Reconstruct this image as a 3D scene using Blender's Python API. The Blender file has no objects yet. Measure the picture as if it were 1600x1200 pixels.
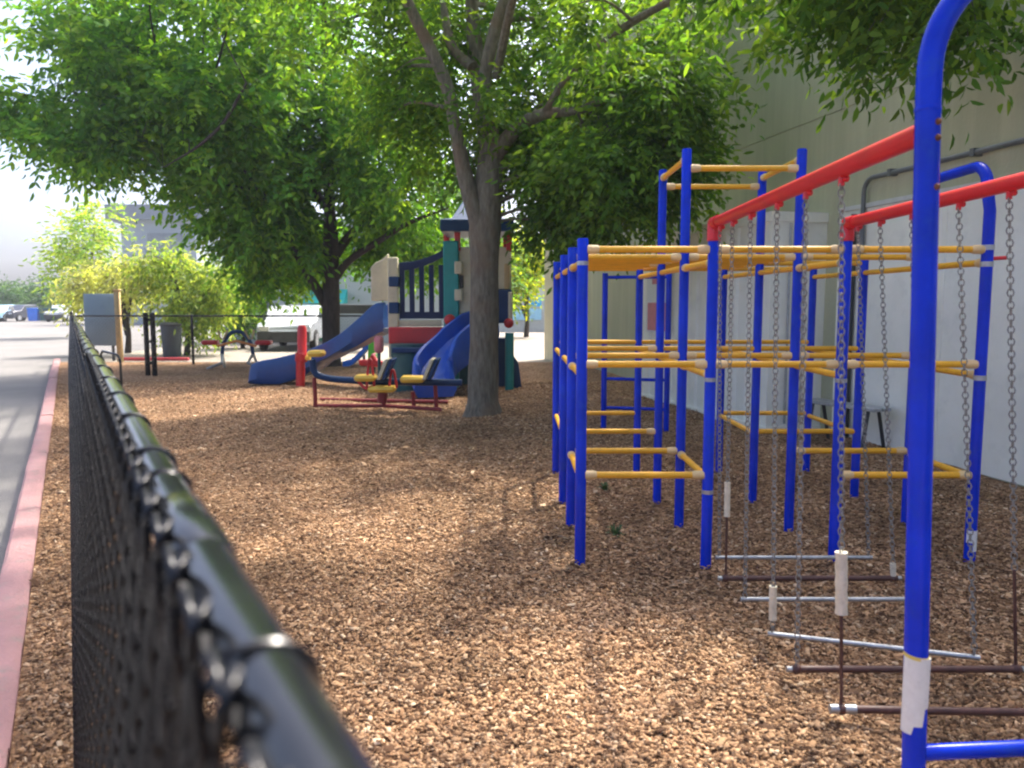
import bpy, math, random
import numpy as np
from mathutils import Vector, Matrix, noise
random.seed(7); RNG = np.random.default_rng(7)
S = bpy.context.scene; COL = S.collection
R = math.radians; HAZE = .0009
# ------------------------------------------------------------------ measuring
FPX, EYE = 1250.0, 1.5
TH = math.atan(127/1250); CT, ST = math.cos(TH), math.sin(TH)
def ray(u, v):
    a = (u-800)/FPX; b = (600-v)/FPX
    return (a, CT+b*ST, -ST+b*CT)
def P(u, v, Y):
    d = ray(u, v); t = Y/d[1]
    return Vector((d[0]*t, Y, EYE+d[2]*t))
def G(u, v, z=0.0):
    d = ray(u, v); t = (z-EYE)/d[2]
    return Vector((d[0]*t, d[1]*t, z))
# ------------------------------------------------------------------ materials
def nt(name):
    m = bpy.data.materials.new(name); m.use_nodes = True
    n = m.node_tree; n.nodes.clear()
    o = n.nodes.new('ShaderNodeOutputMaterial')
    return m, n, o
def N(n, typ, **kw):
    x = n.nodes.new(typ)
    for k, v in kw.items():
        if k in x.inputs: x.inputs[k].default_value = v
        else: setattr(x, k, v)
    return x
def ramp(n, fac, stops):
    r = n.nodes.new('ShaderNodeValToRGB')
    while len(r.color_ramp.elements) < len(stops): r.color_ramp.elements.new(.5)
    for e, (p, c) in zip(r.color_ramp.elements, stops):
        e.position = p; e.color = (*c, 1) if len(c) == 3 else c
    n.links.new(fac, r.inputs[0]); return r
def paint(name, col, rough=.4, metal=0.0, var=.12, scale=6.0, bump=.0, bscale=60., dirt=None, dirt_amt=.35, spec=.5, coat=0.):
    m, n, o = nt(name); L = n.links.new
    b = N(n, 'ShaderNodeBsdfPrincipled'); b.inputs['Metallic'].default_value = metal
    b.inputs['Specular IOR Level'].default_value = spec
    b.inputs['Coat Weight'].default_value = coat
    tc = N(n, 'ShaderNodeTexCoord')
    z = N(n, 'ShaderNodeTexNoise', Scale=scale, Detail=6.0, Roughness=.62); L(tc.outputs['Object'], z.inputs['Vector'])
    lo = tuple(c*(1-var) for c in col); hi = tuple(min(1, c*(1+var)) for c in col)
    r = ramp(n, z.outputs['Fac'], [(.3, lo), (.7, hi)])
    out = r.outputs['Color']
    if dirt:
        z2 = N(n, 'ShaderNodeTexNoise', Scale=scale*3.1, Detail=8.0, Roughness=.7); L(tc.outputs['Object'], z2.inputs['Vector'])
        r2 = ramp(n, z2.outputs['Fac'], [(.52, (0, 0, 0)), (.72, (dirt_amt,)*3)])
        mx = N(n, 'ShaderNodeMix', data_type='RGBA'); L(r2.outputs['Color'], mx.inputs['Factor'])
        L(out, mx.inputs['A']); mx.inputs['B'].default_value = (*dirt, 1); out = mx.outputs['Result']
    L(out, b.inputs['Base Color'])
    rr = N(n, 'ShaderNodeMapRange'); L(z.outputs['Fac'], rr.inputs['Value'])
    rr.inputs['To Min'].default_value = max(.03, rough*.8); rr.inputs['To Max'].default_value = min(1, rough*1.25)
    L(rr.outputs['Result'], b.inputs['Roughness'])
    if bump:
        z3 = N(n, 'ShaderNodeTexNoise', Scale=bscale, Detail=4.0); L(tc.outputs['Object'], z3.inputs['Vector'])
        bp = N(n, 'ShaderNodeBump', Strength=bump, Distance=.02); L(z3.outputs['Fac'], bp.inputs['Height']); L(bp.outputs['Normal'], b.inputs['Normal'])
    L(b.outputs['BSDF'], o.inputs['Surface']); return m
def leafmat(name, tint=(1, 1, 1), trans=.5):
    m, n, o = nt(name); L = n.links.new
    a = N(n, 'ShaderNodeAttribute', attribute_name='col')
    mul = N(n, 'ShaderNodeMix', data_type='RGBA', blend_type='MULTIPLY'); mul.inputs['Factor'].default_value = 1
    L(a.outputs['Color'], mul.inputs['A']); mul.inputs['B'].default_value = (*tint, 1)
    b = N(n, 'ShaderNodeBsdfPrincipled', Roughness=.6); b.inputs['Specular IOR Level'].default_value = .2
    L(mul.outputs['Result'], b.inputs['Base Color'])
    t = N(n, 'ShaderNodeBsdfTranslucent')
    g = N(n, 'ShaderNodeMix', data_type='RGBA', blend_type='MULTIPLY'); g.inputs['Factor'].default_value = 1
    L(mul.outputs['Result'], g.inputs['A']); g.inputs['B'].default_value = (2.3, 2.1, .6, 1)
    L(g.outputs['Result'], t.inputs['Color'])
    mx = N(n, 'ShaderNodeMixShader'); mx.inputs[0].default_value = trans
    L(b.outputs[0], mx.inputs[1]); L(t.outputs[0], mx.inputs[2]); L(mx.outputs[0], o.inputs['Surface']); return m
def attrmat(name, rough=.85):
    m, n, o = nt(name); L = n.links.new
    a = N(n, 'ShaderNodeAttribute', attribute_name='col')
    b = N(n, 'ShaderNodeBsdfPrincipled', Roughness=rough); b.inputs['Specular IOR Level'].default_value = .2
    L(a.outputs['Color'], b.inputs['Base Color']); L(b.outputs[0], o.inputs['Surface']); return m
def barkmat(name, c1, c2, c3):
    m, n, o = nt(name); L = n.links.new
    tc = N(n, 'ShaderNodeTexCoord'); mp = N(n, 'ShaderNodeMapping'); mp.inputs['Scale'].default_value = (1, 1, .22)
    L(tc.outputs['Object'], mp.inputs[0])
    z = N(n, 'ShaderNodeTexNoise', Scale=22., Detail=8., Roughness=.7); L(mp.outputs[0], z.inputs['Vector'])
    z2 = N(n, 'ShaderNodeTexNoise', Scale=2.4, Detail=3.); L(tc.outputs['Object'], z2.inputs['Vector'])
    r = ramp(n, z.outputs['Fac'], [(.3, c1), (.62, c2)])
    r2 = ramp(n, z2.outputs['Fac'], [(.5, (0, 0, 0)), (.68, (.55,)*3)])
    mx = N(n, 'ShaderNodeMix', data_type='RGBA'); L(r2.outputs[0], mx.inputs['Factor']); L(r.outputs[0], mx.inputs['A']); mx.inputs['B'].default_value = (*c3, 1)
    b = N(n, 'ShaderNodeBsdfPrincipled', Roughness=.92); L(mx.outputs['Result'], b.inputs['Base Color'])
    bp = N(n, 'ShaderNodeBump', Strength=.9, Distance=.03); L(z.outputs['Fac'], bp.inputs['Height']); L(bp.outputs[0], b.inputs['Normal'])
    L(b.outputs[0], o.inputs['Surface']); return m
def wallmat():
    m, n, o = nt('weathered_concrete'); L = n.links.new
    tc = N(n, 'ShaderNodeTexCoord')
    z = N(n, 'ShaderNodeTexNoise', Scale=.45, Detail=6., Roughness=.6); L(tc.outputs['Object'], z.inputs['Vector'])
    r = ramp(n, z.outputs['Fac'], [(.3, (.44, .44, .29)), (.7, (.54, .535, .375))])
    mp = N(n, 'ShaderNodeMapping'); mp.inputs['Scale'].default_value = (3.2, 3.2, .22); L(tc.outputs['Object'], mp.inputs[0])
    z2 = N(n, 'ShaderNodeTexNoise', Scale=1.6, Detail=5., Roughness=.65); L(mp.outputs[0], z2.inputs['Vector'])
    r2 = ramp(n, z2.outputs['Fac'], [(.4, (.90, .905, .885)), (.66, (1.03, 1.03, 1.01))])
    mx = N(n, 'ShaderNodeMix', data_type='RGBA', blend_type='MULTIPLY'); mx.inputs['Factor'].default_value = 1
    L(r.outputs[0], mx.inputs['A']); L(r2.outputs[0], mx.inputs['B'])
    b = N(n, 'ShaderNodeBsdfPrincipled', Roughness=.9); L(mx.outputs['Result'], b.inputs['Base Color'])
    z3 = N(n, 'ShaderNodeTexNoise', Scale=30., Detail=5.); L(tc.outputs['Object'], z3.inputs['Vector'])
    bp = N(n, 'ShaderNodeBump', Strength=.25, Distance=.02); L(z3.outputs['Fac'], bp.inputs['Height']); L(bp.outputs[0], b.inputs['Normal'])
    L(b.outputs[0], o.inputs['Surface']); return m
def groundmat():
    m, n, o = nt('wood_chip_ground'); L = n.links.new
    tc = N(n, 'ShaderNodeTexCoord')
    wz = N(n, 'ShaderNodeTexNoise', Scale=18., Detail=3.); L(tc.outputs['Object'], wz.inputs['Vector'])
    ad = N(n, 'ShaderNodeMix', data_type='RGBA', blend_type='ADD'); ad.inputs['Factor'].default_value = .06
    L(tc.outputs['Object'], ad.inputs['A']); L(wz.outputs['Color'], ad.inputs['B'])
    v = N(n, 'ShaderNodeTexVoronoi', Scale=40.); L(ad.outputs['Result'], v.inputs['Vector'])
    sp = N(n, 'ShaderNodeSeparateColor'); L(v.outputs['Color'], sp.inputs[0])
    r = ramp(n, sp.outputs[0], [(0, (.12, .065, .037)), (.3, (.24, .14, .078)), (.65, (.37, .23, .135)), (.9, (.47, .32, .20)), (1, (.58, .44, .30))])
    z = N(n, 'ShaderNodeTexNoise', Scale=.9, Detail=5., Roughness=.6); L(tc.outputs['Object'], z.inputs['Vector'])
    r2 = ramp(n, z.outputs['Fac'], [(.3, (.66, .62, .57)), (.7, (1.1, 1.04, .98))])
    mx = N(n, 'ShaderNodeMix', data_type='RGBA', blend_type='MULTIPLY'); mx.inputs['Factor'].default_value = 1
    L(r.outputs[0], mx.inputs['A']); L(r2.outputs[0], mx.inputs['B'])
    b = N(n, 'ShaderNodeBsdfPrincipled', Roughness=.95); b.inputs['Specular IOR Level'].default_value = .15
    L(mx.outputs['Result'], b.inputs['Base Color'])
    bp = N(n, 'ShaderNodeBump', Strength=.9, Distance=.03); L(v.outputs['Distance'], bp.inputs['Height']); bp.invert = True
    L(bp.outputs[0], b.inputs['Normal']); L(b.outputs[0], o.inputs['Surface']); return m
def asphaltmat():
    m, n, o = nt('old_asphalt'); L = n.links.new
    tc = N(n, 'ShaderNodeTexCoord')
    z = N(n, 'ShaderNodeTexNoise', Scale=90., Detail=4.); L(tc.outputs['Object'], z.inputs['Vector'])
    z2 = N(n, 'ShaderNodeTexNoise', Scale=.5, Detail=6., Roughness=.65); L(tc.outputs['Object'], z2.inputs['Vector'])
    r = ramp(n, z2.outputs['Fac'], [(.3, (.14, .135, .125)), (.7, (.2, .19, .178))])
    r2 = ramp(n, z.outputs['Fac'], [(.3, (.75,)*3), (.7, (1.2,)*3)])
    mx = N(n, 'ShaderNodeMix', data_type='RGBA', blend_type='MULTIPLY'); mx.inputs['Factor'].default_value = 1
    L(r.outputs[0], mx.inputs['A']); L(r2.outputs[0], mx.inputs['B'])
    b = N(n, 'ShaderNodeBsdfPrincipled', Roughness=.9); L(mx.outputs['Result'], b.inputs['Base Color'])
    bp = N(n, 'ShaderNodeBump', Strength=.4, Distance=.01); L(z.outputs['Fac'], bp.inputs['Height']); L(bp.outputs[0], b.inputs['Normal'])
    L(b.outputs[0], o.inputs['Surface']); return m
M = dict(
    blue=paint('blue_paint', (.001, .03, .54), .2, var=.3, scale=3, dirt=(.012, .07, .40), dirt_amt=.5, spec=.22),
    yellow=paint('yellow_paint', (.82, .42, .025), .4, var=.1, dirt=(.45, .2, .03), dirt_amt=.4, spec=.35),
    clamp=paint('pale_clamp', (.74, .52, .24), .45, var=.2, dirt=(.4, .3, .2)),
    red=paint('red_paint', (.62, .010, .018), .33, var=.1, dirt=(.4, .06, .06), dirt_amt=.25),
    steel=paint('galvanised_steel', (.42, .44, .45), .42, .75, var=.2, scale=14, dirt=(.16, .11, .08), dirt_amt=.6),
    rust=paint('brown_coating', (.075, .028, .022), .5, 0, var=.35, scale=14, dirt=(.2, .1, .06), dirt_amt=.4),
    chain=paint('chain_steel', (.28, .27, .25), .5, .6, var=.3, scale=30, dirt=(.12, .07, .05), dirt_amt=.8),
    grip=paint('cream_grip', (.66, .60, .46), .6, var=.12, scale=20, dirt=(.35, .28, .2), dirt_amt=.5, bump=.3),
    black=paint('black_vinyl', (.010, .011, .013), .13, var=.2, scale=9, dirt=(.03, .03, .03), dirt_amt=.4, spec=.42),
    wire=paint('black_wire', (.007, .008, .011), .26, var=.25, scale=20, spec=.35),
    paper=paint('worn_sticker', (.74, .74, .72), .6, var=.06, scale=25, dirt=(.45, .43, .4)),
    paper_y=paint('sticker_edge', (.7, .55, .12), .6),
    bolt=paint('rusty_bolt', (.16, .06, .03), .7, .3, var=.3, scale=60),
    wall=wallmat(),
    white=paint('whitewashed_metal', (.88, .87, .77), .6, var=.07, scale=1.3, dirt=(.62, .62, .55), dirt_amt=.4, bump=.08, bscale=40),
    dark=paint('dark_metal', (.03, .033, .035), .5, var=.3),
    conduit=paint('grey_conduit', (.16, .17, .17), .45, .2, var=.2),
    pvc=paint('white_pipe', (.6, .6, .57), .5),
    navy=paint('navy_plastic', (.006, .038, .115), .42, var=.14, scale=4, dirt=(.03, .06, .13), dirt_amt=.3, spec=.3), dnavy=paint('dark_navy_plastic', (.005, .018, .07), .45, var=.15, scale=4, spec=.3),
    slideblue=paint('slide_blue_plastic', (.008, .06, .23), .36, var=.16, scale=4, dirt=(.04, .09, .2), dirt_amt=.4), royal=paint('blue_plastic', (.012, .085, .48), .34, var=.12, scale=4, dirt=(.1, .15, .35), dirt_amt=.3),
    sky=paint('bright_blue_plastic', (.02, .18, .75), .35),
    teal=paint('teal_plastic', (.01, .26, .24), .42, var=.14, scale=4, dirt=(.1, .2, .2), dirt_amt=.3),
    dteal=paint('dark_teal_plastic', (.01, .085, .085), .45, var=.15, scale=4),
    cream=paint('cream_plastic', (.56, .50, .34), .5, var=.1, scale=4, dirt=(.3, .27, .18), dirt_amt=.35),
    rplast=paint('red_plastic', (.50, .018, .022), .4, var=.12, scale=4, dirt=(.25, .04, .04), dirt_amt=.3),
    maroon=paint('maroon_tube', (.23, .018, .022), .45, var=.2, scale=8, dirt=(.12, .05, .04)),
    yplast=paint('yellow_plastic', (.75, .48, .06), .42, var=.1, scale=5),
    lime=paint('lime_plastic', (.12, .62, .03), .4),
    orange=paint('orange_plastic', (.62, .20, .03), .45),
    kerb=paint('faded_red_kerb', (.37, .205, .20), .85, var=.14, scale=3, dirt=(.25, .21, .19), dirt_amt=.95, bump=.5),
    kerbred=paint('red_kerb_paint', (.45, .04, .05), .8, var=.2, scale=5),
    conc=paint('pale_concrete', (.27, .235, .19), .9, var=.1, scale=1.2, dirt=(.2, .17, .14), dirt_amt=.6, bump=.2),
    asphalt=asphaltmat(), ground=groundmat(), chips=attrmat('wood_chips', .85),
    bark=barkmat('tree_bark', (.072, .062, .045), (.215, .19, .14), (.19, .12, .07)),
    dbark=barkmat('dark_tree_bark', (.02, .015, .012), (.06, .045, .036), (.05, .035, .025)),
    leaf=leafmat('ash_leaves', (1.2, 1.2, 1.1)),
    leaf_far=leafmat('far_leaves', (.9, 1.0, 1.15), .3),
    stucco=paint('pale_stucco', (.36, .41, .44), .85, var=.05, scale=.7, dirt=(.3, .33, .35), dirt_amt=.3, bump=.1),
    trim=paint('grey_trim', (.24, .27, .29), .7),
    glass=paint('window_glass', (.06, .08, .09), .08, var=.3, scale=2, spec=.8),
    tealaw=paint('teal_awning', (.02, .42, .40), .6),
    gdoor=paint('green_door', (.08, .27, .17), .5),
    bingrey=paint('grey_bin', (.05, .065, .08), .6), cab=paint('blue_grey_cabinet', (.17, .23, .27), .5, var=.06, scale=2, dirt=(.13, .17, .2)),
    tan=paint('tan_wood', (.45, .32, .15), .8, var=.15, scale=12),
    poster=paint('pink_poster', (.62, .22, .24), .6, var=.15, scale=9),
    cblue=paint('light_blue_car_paint', (.25, .42, .55), .25, coat=.5), cblack=paint('black_car_paint', (.02, .025, .04), .2, coat=.5),
    cwhite=paint('white_car_paint', (.4, .43, .45), .25, coat=.5), tyre=paint('tyre_rubber', (.02, .02, .02), .85),
    signblue=paint('blue_sign_face', (.01, .35, .75), .4), signlt=paint('pale_blue_sign_face', (.3, .58, .78), .5),
    lamp=paint('light_glass', (.6, .6, .6), .2),
)
# ------------------------------------------------------------------ mesh tools
ORG = {}
class MB:
    def __init__(s): s.v = []; s.f = []
    def add(s, vs, fs):
        o = len(s.v); s.v += [tuple(x) for x in vs]; s.f += [tuple(i+o for i in f) for f in fs]; return s
    def box(s, c, d, rz=0., rot=None):
        c = Vector(c); m = rot if rot is not None else Matrix.Rotation(rz, 3, 'Z')
        vs = [c + m @ Vector((x*d[0]/2, y*d[1]/2, z*d[2]/2)) for x in (-1, 1) for y in (-1, 1) for z in (-1, 1)]
        return s.add(vs, [(0, 1, 3, 2), (4, 6, 7, 5), (0, 4, 5, 1), (2, 3, 7, 6), (0, 2, 6, 4), (1, 5, 7, 3)])
    def rbox(s, c, d, b, rz=0.):
        # box with chamfered vertical edges and rim
        c = Vector(c); m = Matrix.Rotation(rz, 3, 'Z'); hx, hy, hz = d[0]/2, d[1]/2, d[2]/2
        def ring(i, z):
            x, y = hx-i, hy-i
            return [c + m @ Vector(p+(z,)) for p in ((x-b, -y), (x, -y+b), (x, y-b), (x-b, y), (-x+b, y), (-x, y-b), (-x, -y+b), (-x+b, -y))]
        rs = [ring(b*.7, -hz), ring(0, -hz+b), ring(0, hz-b), ring(b*.7, hz)]
        return s.loft(rs)
    def loft(s, rings, cap=True, closed=True):
        n = len(rings[0]); vs = [p for r in rings for p in r]; fs = []
        for k in range(len(rings)-1):
            for i in range(n if closed else n-1):
                j = (i+1) % n; fs.append((k*n+i, k*n+j, (k+1)*n+j, (k+1)*n+i))
        if cap and closed:
            fs.append(tuple(range(n-1, -1, -1))); fs.append(tuple((len(rings)-1)*n+i for i in range(n)))
        return s.add(vs, fs)
    def tube(s, pts, r, seg=12, cap=True):
        pts = [Vector(p) for p in pts]; n = len(pts)
        rs = r if isinstance(r, (list, tuple)) else [r]*n
        t0 = (pts[1]-pts[0]).normalized()
        u = t0.orthogonal().normalized() if abs(t0.z) < .9 else Vector((1, 0, 0)); rings = []
        for i, p in enumerate(pts):
            t = (pts[min(i+1, n-1)]-pts[max(i-1, 0)])
            if t.length < 1e-9: t = t0
            t.normalize(); u = (u - t*u.dot(t)).normalized(); w = t.cross(u)
            rings.append([p + (u*math.cos(a)+w*math.sin(a))*rs[i] for a in (2*math.pi*k/seg for k in range(seg))])
        return s.loft(rings, cap)
    def torus(s, c, R_, r, axis, sx=1., nu=12, nv=5, u0=None):
        axis = Vector(axis).normalized(); a = (Vector(u0) if u0 is not None else axis.orthogonal()).normalized(); b = axis.cross(a); c = Vector(c)
        vs = []; fs = []
        for i in range(nu):
            t = 2*math.pi*i/nu; d = a*math.cos(t)*sx+b*math.sin(t); e = (a*math.cos(t)+b*math.sin(t)).normalized()
            for j in range(nv):
                q = 2*math.pi*j/nv; vs.append(c+d*R_+(e*math.cos(q)+axis*math.sin(q))*r)
                fs.append((i*nv+j, ((i+1) % nu)*nv+j, ((i+1) % nu)*nv+(j+1) % nv, i*nv+(j+1) % nv))
        return s.add(vs, fs)
    def prism(s, poly, y0, y1):
        # polygon in xz pushed along y
        n = len(poly); vs = [(x, y0, z) for x, z in poly]+[(x, y1, z) for x, z in poly]
        fs = [tuple(range(n)), tuple(range(2*n-1, n-1, -1))]+[(i, i+n, (i+1) % n+n, (i+1) % n) for i in range(n)]
        return s.add(vs, fs)
    def sphere(s, c, r, nu=14, nv=8, sc=(1, 1, 1)):
        c = Vector(c); rings = []
        for k in range(nv+1):
            ph = -math.pi/2+math.pi*k/nv; rr = max(1e-4, math.cos(ph))
            rings.append([c+Vector((rr*r*sc[0]*math.cos(2*math.pi*i/nu), rr*r*sc[1]*math.sin(2*math.pi*i/nu), r*sc[2]*math.sin(ph))) for i in range(nu)])
        return s.loft(rings)
    def build(s, name, mat, parent=None, smooth=True, bevel=0.):
        me = bpy.data.meshes.new(name); o3 = ORG.get(parent.name, Vector()) if parent else Vector()
        me.from_pydata([(x-o3.x, y-o3.y, z-o3.z) for x, y, z in s.v], [], s.f); me.validate()
        o = bpy.data.objects.new(name, me); COL.objects.link(o); me.materials.append(mat)
        import bmesh
        bm = bmesh.new(); bm.from_mesh(me); bmesh.ops.recalc_face_normals(bm, faces=bm.faces); bm.to_mesh(me); bm.free()
        if smooth:
            me.polygons.foreach_set('use_smooth', [True]*len(me.polygons))
            me.set_sharp_from_angle(angle=R(40))
        if bevel:
            b = o.modifiers.new('bevel', 'BEVEL'); b.width = bevel; b.segments = 2; b.limit_method = 'ANGLE'
        if parent: o.parent = parent; ORG[o.name] = o3
        return o
def npmesh(name, V, F, mat, parent=None, col=None, smooth=False, kpt=4):
    o3 = ORG.get(parent.name, Vector()) if parent else Vector()
    V = np.asarray(V, dtype=np.float32)-np.array(o3, dtype=np.float32); F = np.asarray(F, dtype=np.int32)
    me = bpy.data.meshes.new(name); k = F.shape[1]
    me.vertices.add(len(V)); me.vertices.foreach_set('co', V.ravel())
    me.loops.add(F.size); me.loops.foreach_set('vertex_index', F.ravel())
    me.polygons.add(len(F)); me.polygons.foreach_set('loop_start', np.arange(0, F.size, k, dtype=np.int32))
    me.update(calc_edges=True)
    if col is not None:
        a = me.attributes.new('col', 'FLOAT_COLOR', 'POINT')
        a.data.foreach_set('color', np.concatenate([col, np.ones((len(col), 1))], 1).astype(np.float32).ravel())
    if smooth: me.polygons.foreach_set('use_smooth', [True]*len(F))
    me.materials.append(mat); o = bpy.data.objects.new(name, me); COL.objects.link(o)
    if parent: o.parent = parent; ORG[o.name] = o3
    return o
def tag(o, label=None, cat=None, group=None, kind=None):
    for k, v in (('label', label), ('category', cat), ('group', group), ('kind', kind)):
        if v: o[k] = v
    return o
def thing(name, loc, label, cat, group=None):
    o = bpy.data.objects.new(name, None); COL.objects.link(o); o.location = loc; o.empty_display_size = .2
    ORG[o.name] = Vector(loc); return tag(o, label, cat, group)
def arc(c, r, a0, a1, ux, uy, n=10):
    c = Vector(c); ux = Vector(ux); uy = Vector(uy)
    return [c+ux*math.cos(a0+(a1-a0)*i/n)*r+uy*math.sin(a0+(a1-a0)*i/n)*r for i in range(n+1)]
def spline(pts, n=8):
    pts = [Vector(p) for p in pts]; q = [pts[0]*2-pts[1]]+pts+[pts[-1]*2-pts[-2]]; out = []
    for i in range(1, len(q)-2):
        for k in range(n):
            t = k/n; a, b, c, d = q[i-1:i+3]
            out.append(.5*((2*b)+(c-a)*t+(2*a-5*b+4*c-d)*t*t+(3*b-a-3*c+d)*t**3))
    return out+[pts[-1]]

# ------------------------------------------------------------------ fence axes
FD = Vector((-.484, .875, 0)).normalized(); FP = Vector((FD.y, -FD.x, 0))
def F3(p, t, z): return FP*p+FD*t+Vector((0, 0, z))
# ------------------------------------------------------------------ GROUND
HOL = [(.75, 4.2, .35, .06), (1.5, 4.0, .5, .05), (1.5, 3.2, .45, .045), (1.55, 5.6, .4, .06), (.75, 5.6, .35, .05), (2.2, 5.0, .4, .05), (-.9, 10.6, .5, .05), (-2.0, 11.2, .7, .06), (-4.8, 14.6, .5, .06), (-1.1, 11.8, .5, .06)]
for _x in (.387, 1.103, 1.83, 2.603):
    for _y in (4.43, 5.17, 5.97, 6.97): HOL.append((_x+random.uniform(-.03, .03), _y+random.uniform(-.05, 0), .13, -random.uniform(.015, .04)))
HOL.append((-.388, 10.67, .5, -.05))
for _ in range(60): HOL.append((random.uniform(-6, 3), random.uniform(2.2, 16), random.uniform(.09, .22), random.uniform(-.02, .035)))
def gz(x, y):
    p = FP.x*x+FP.y*y
    k = min(1., max(0., (p-.1)/1.2))
    k *= min(1., max(0., (20.0-y)/2.))
    h = .05*noise.noise((x*.55, y*.55, 3.1))+.025*noise.noise((x*1.7, y*1.7, 9.))+.010*noise.noise((x*5., y*5., 2.))
    for hx, hy, hr, hd in HOL: h -= hd*math.exp(-((x-hx)**2+(y-hy)**2)/hr**2)
    return h*k
def kx(y): return (-.24-FP.y*y)/FP.x
ny, nx = 190, 190
V = []; Fq = []
for j in range(ny+1):
    y = -3+23.3*(j/ny)**1.25
    for i in range(nx+1):
        s_ = i/nx; x0 = kx(y); x = x0+s_*(9-x0); V.append((x, y, gz(x, y)))
for j in range(ny):
    for i in range(nx):
        a = j*(nx+1)+i; Fq.append((a, a+1, a+nx+2, a+nx+1))
tag(npmesh('wood_chip_ground', V, Fq, M['ground'], smooth=True), kind='structure')
m = MB(); m.add([(-260, -40, -.12), (260, -40, -.12), (260, 300, -.12), (-260, 300, -.12)], [(0, 1, 2, 3)])
tag(m.build('parking_lot', M['asphalt'], smooth=False), kind='structure')
m = MB(); m.box((4., 31.0, -.09), (34., 21.3, .11)); m.v = [(max(x, kx(y)-.1), y, z) for x, y, z in m.v]
tag(m.build('concrete_path', M['conc'], smooth=False), kind='structure')
# long kerb by the fence, in cast lengths
m = MB(); t = -3.
while t < 24:
    ln = 3.02; dz = random.uniform(-.006, .006); dp_ = random.uniform(-.006, .006)
    n = 14; rings = []
    for k in range(n+1):
        tt = t+.004+(ln-.008)*k/n; e = lambda a: a*noise.noise((tt*4, a*90, 7.))
        rings.append([F3(-.40+dp_+e(.004), tt, -.14), F3(-.395+dp_+e(.004), tt, .015+dz+e(.003)), F3(-.375+dp_, tt, .032+dz+e(.003)), F3(-.262+dp_, tt, .032+dz+e(.003)), F3(-.242+dp_+e(.005), tt, .018+dz), F3(-.238+dp_, tt, -.14)])
    m.loft(rings); t += ln
tag(m.build('kerb', M['kerb']), kind='structure')
m = MB(); a = G(150, 563); m.rbox((-9.4, 21.0, .025), (1.8, .14, .08), .015); tag(m.build('red_kerb', M['kerbred']), kind='structure')
# loose chips
def chips(n):
    d = np.exp(RNG.uniform(math.log(1.9), math.log(15), n)); ang = RNG.uniform(-.75, .80, n)
    x = d*np.tan(ang); y = d.copy()
    p = FP.x*x+FP.y*y
    ok = (p > -.22) & (x < 4.0) & (y > 1.6)
    x, y, d = x[ok], y[ok], d[ok]; n = len(x)
    sc = 1+.045*np.clip(d-3, 0, 12)
    ln = RNG.lognormal(math.log(.0150), .42, n)*sc; w = ln*RNG.uniform(.3, .7, n); th = RNG.uniform(.002, .005, n)*sc
    yaw = RNG.uniform(0, math.tau, n); tx = RNG.normal(0, .24, n); ty = RNG.normal(0, .2, n)
    z = np.array([gz(a, b) for a, b in zip(x, y)])+.004+np.abs(RNG.normal(0, .006, n))
    c, s = np.cos(yaw), np.sin(yaw)
    base = np.array([(-1, -1, 0), (1, -.8, 0), (1, .8, 0), (-1, 1, 0), (-.9, -.9, 1), (.92, -.7, 1), (.92, .72, 1), (-.9, .9, 1)], float)
    V = np.zeros((n, 8, 3))
    for k in range(8):
        lx = base[k, 0]*ln/2*RNG.uniform(.75, 1.1, n); ly = base[k, 1]*w/2*RNG.uniform(.6, 1.15, n); lz = base[k, 2]*th+lx*ty+ly*tx
        V[:, k, 0] = x+lx*c-ly*s; V[:, k, 1] = y+lx*s+ly*c; V[:, k, 2] = z+lz
    q = np.array([(4, 5, 6, 7), (0, 1, 5, 4), (1, 2, 6, 5), (2, 3, 7, 6), (3, 0, 4, 7)])
    Fc = (np.arange(n)[:, None, None]*8+q[None]).reshape(-1, 4)
    pal = np.array([(.10, .055, .032), (.27, .16, .09), (.38, .24, .14), (.46, .30, .18), (.53, .37, .24), (.62, .48, .34)])
    wts = [.20, .24, .24, .18, .10, .04]
    ci = RNG.choice(6, n, p=wts); pt = np.array([noise.noise((a*1.3, b*1.3, 4.))+.6*noise.noise((a*4, b*4, 6.)) for a, b in zip(x, y)]); cc = pal[ci]*RNG.uniform(.8, 1.2, (n, 1))*(1+.45*np.clip(pt, -1, 1))[:, None]*np.array([1.0, .95, .87])
    col = np.repeat(cc, 8, 0)
    return V.reshape(-1, 3), Fc, col
V, Fc, cc = chips(270000)
tag(npmesh('wood_chips', V, Fc, M['chips'], col=cc), 'loose brown bark chips covering the play area ground', 'bark chips', kind='stuff')

# ------------------------------------------------------------------ FENCES
def fence_mesh(origin, dirv, nrm, length, z0, ztop, lean, offs, wr, near=None, step=.0355, t0=0.):
    """woven diamond wires; returns verts, faces (quads)"""
    Vs = []; Fs = []; base = 0; k = 0; s = t0
    while s < length:
        d = s; seg = 6 if (near and d < near) else 3
        top = ztop(s); n = int((top-z0)/step); pts = []
        for i in range(n+1):
            z = z0+i*step; odd = (i+k) % 2
            off = offs+lean*(z-1.3)/1.3+(.0035 if odd else -.0035)
            pts.append(origin+dirv*(s+(step*1.04 if odd else -.04*step))+nrm*off+Vector((0, 0, z)))
        if near and d < near:   # curl the tips over
            last = pts[-1]; sg = 1 if (k % 2) else -1
            pts.append(last+dirv*(sg*step*.5)+Vector((0, 0, step*.62)))
            pts.append(last+dirv*(sg*step*.32)+nrm*.008+Vector((0, 0, step*.86)))
            pts.append(last+dirv*(sg*step*.1)+nrm*.010+Vector((0, 0, step*.5)))
            wid = wr*1.45 if d < 1.0 else wr
        else: wid = wr
        b = MB(); b.tube(pts, wid, seg, cap=False)
        Vs += b.v; Fs += [tuple(i+base for i in f) for f in b.f]; base += len(b.v); s += step; k += 1
    return Vs, Fs
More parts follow.
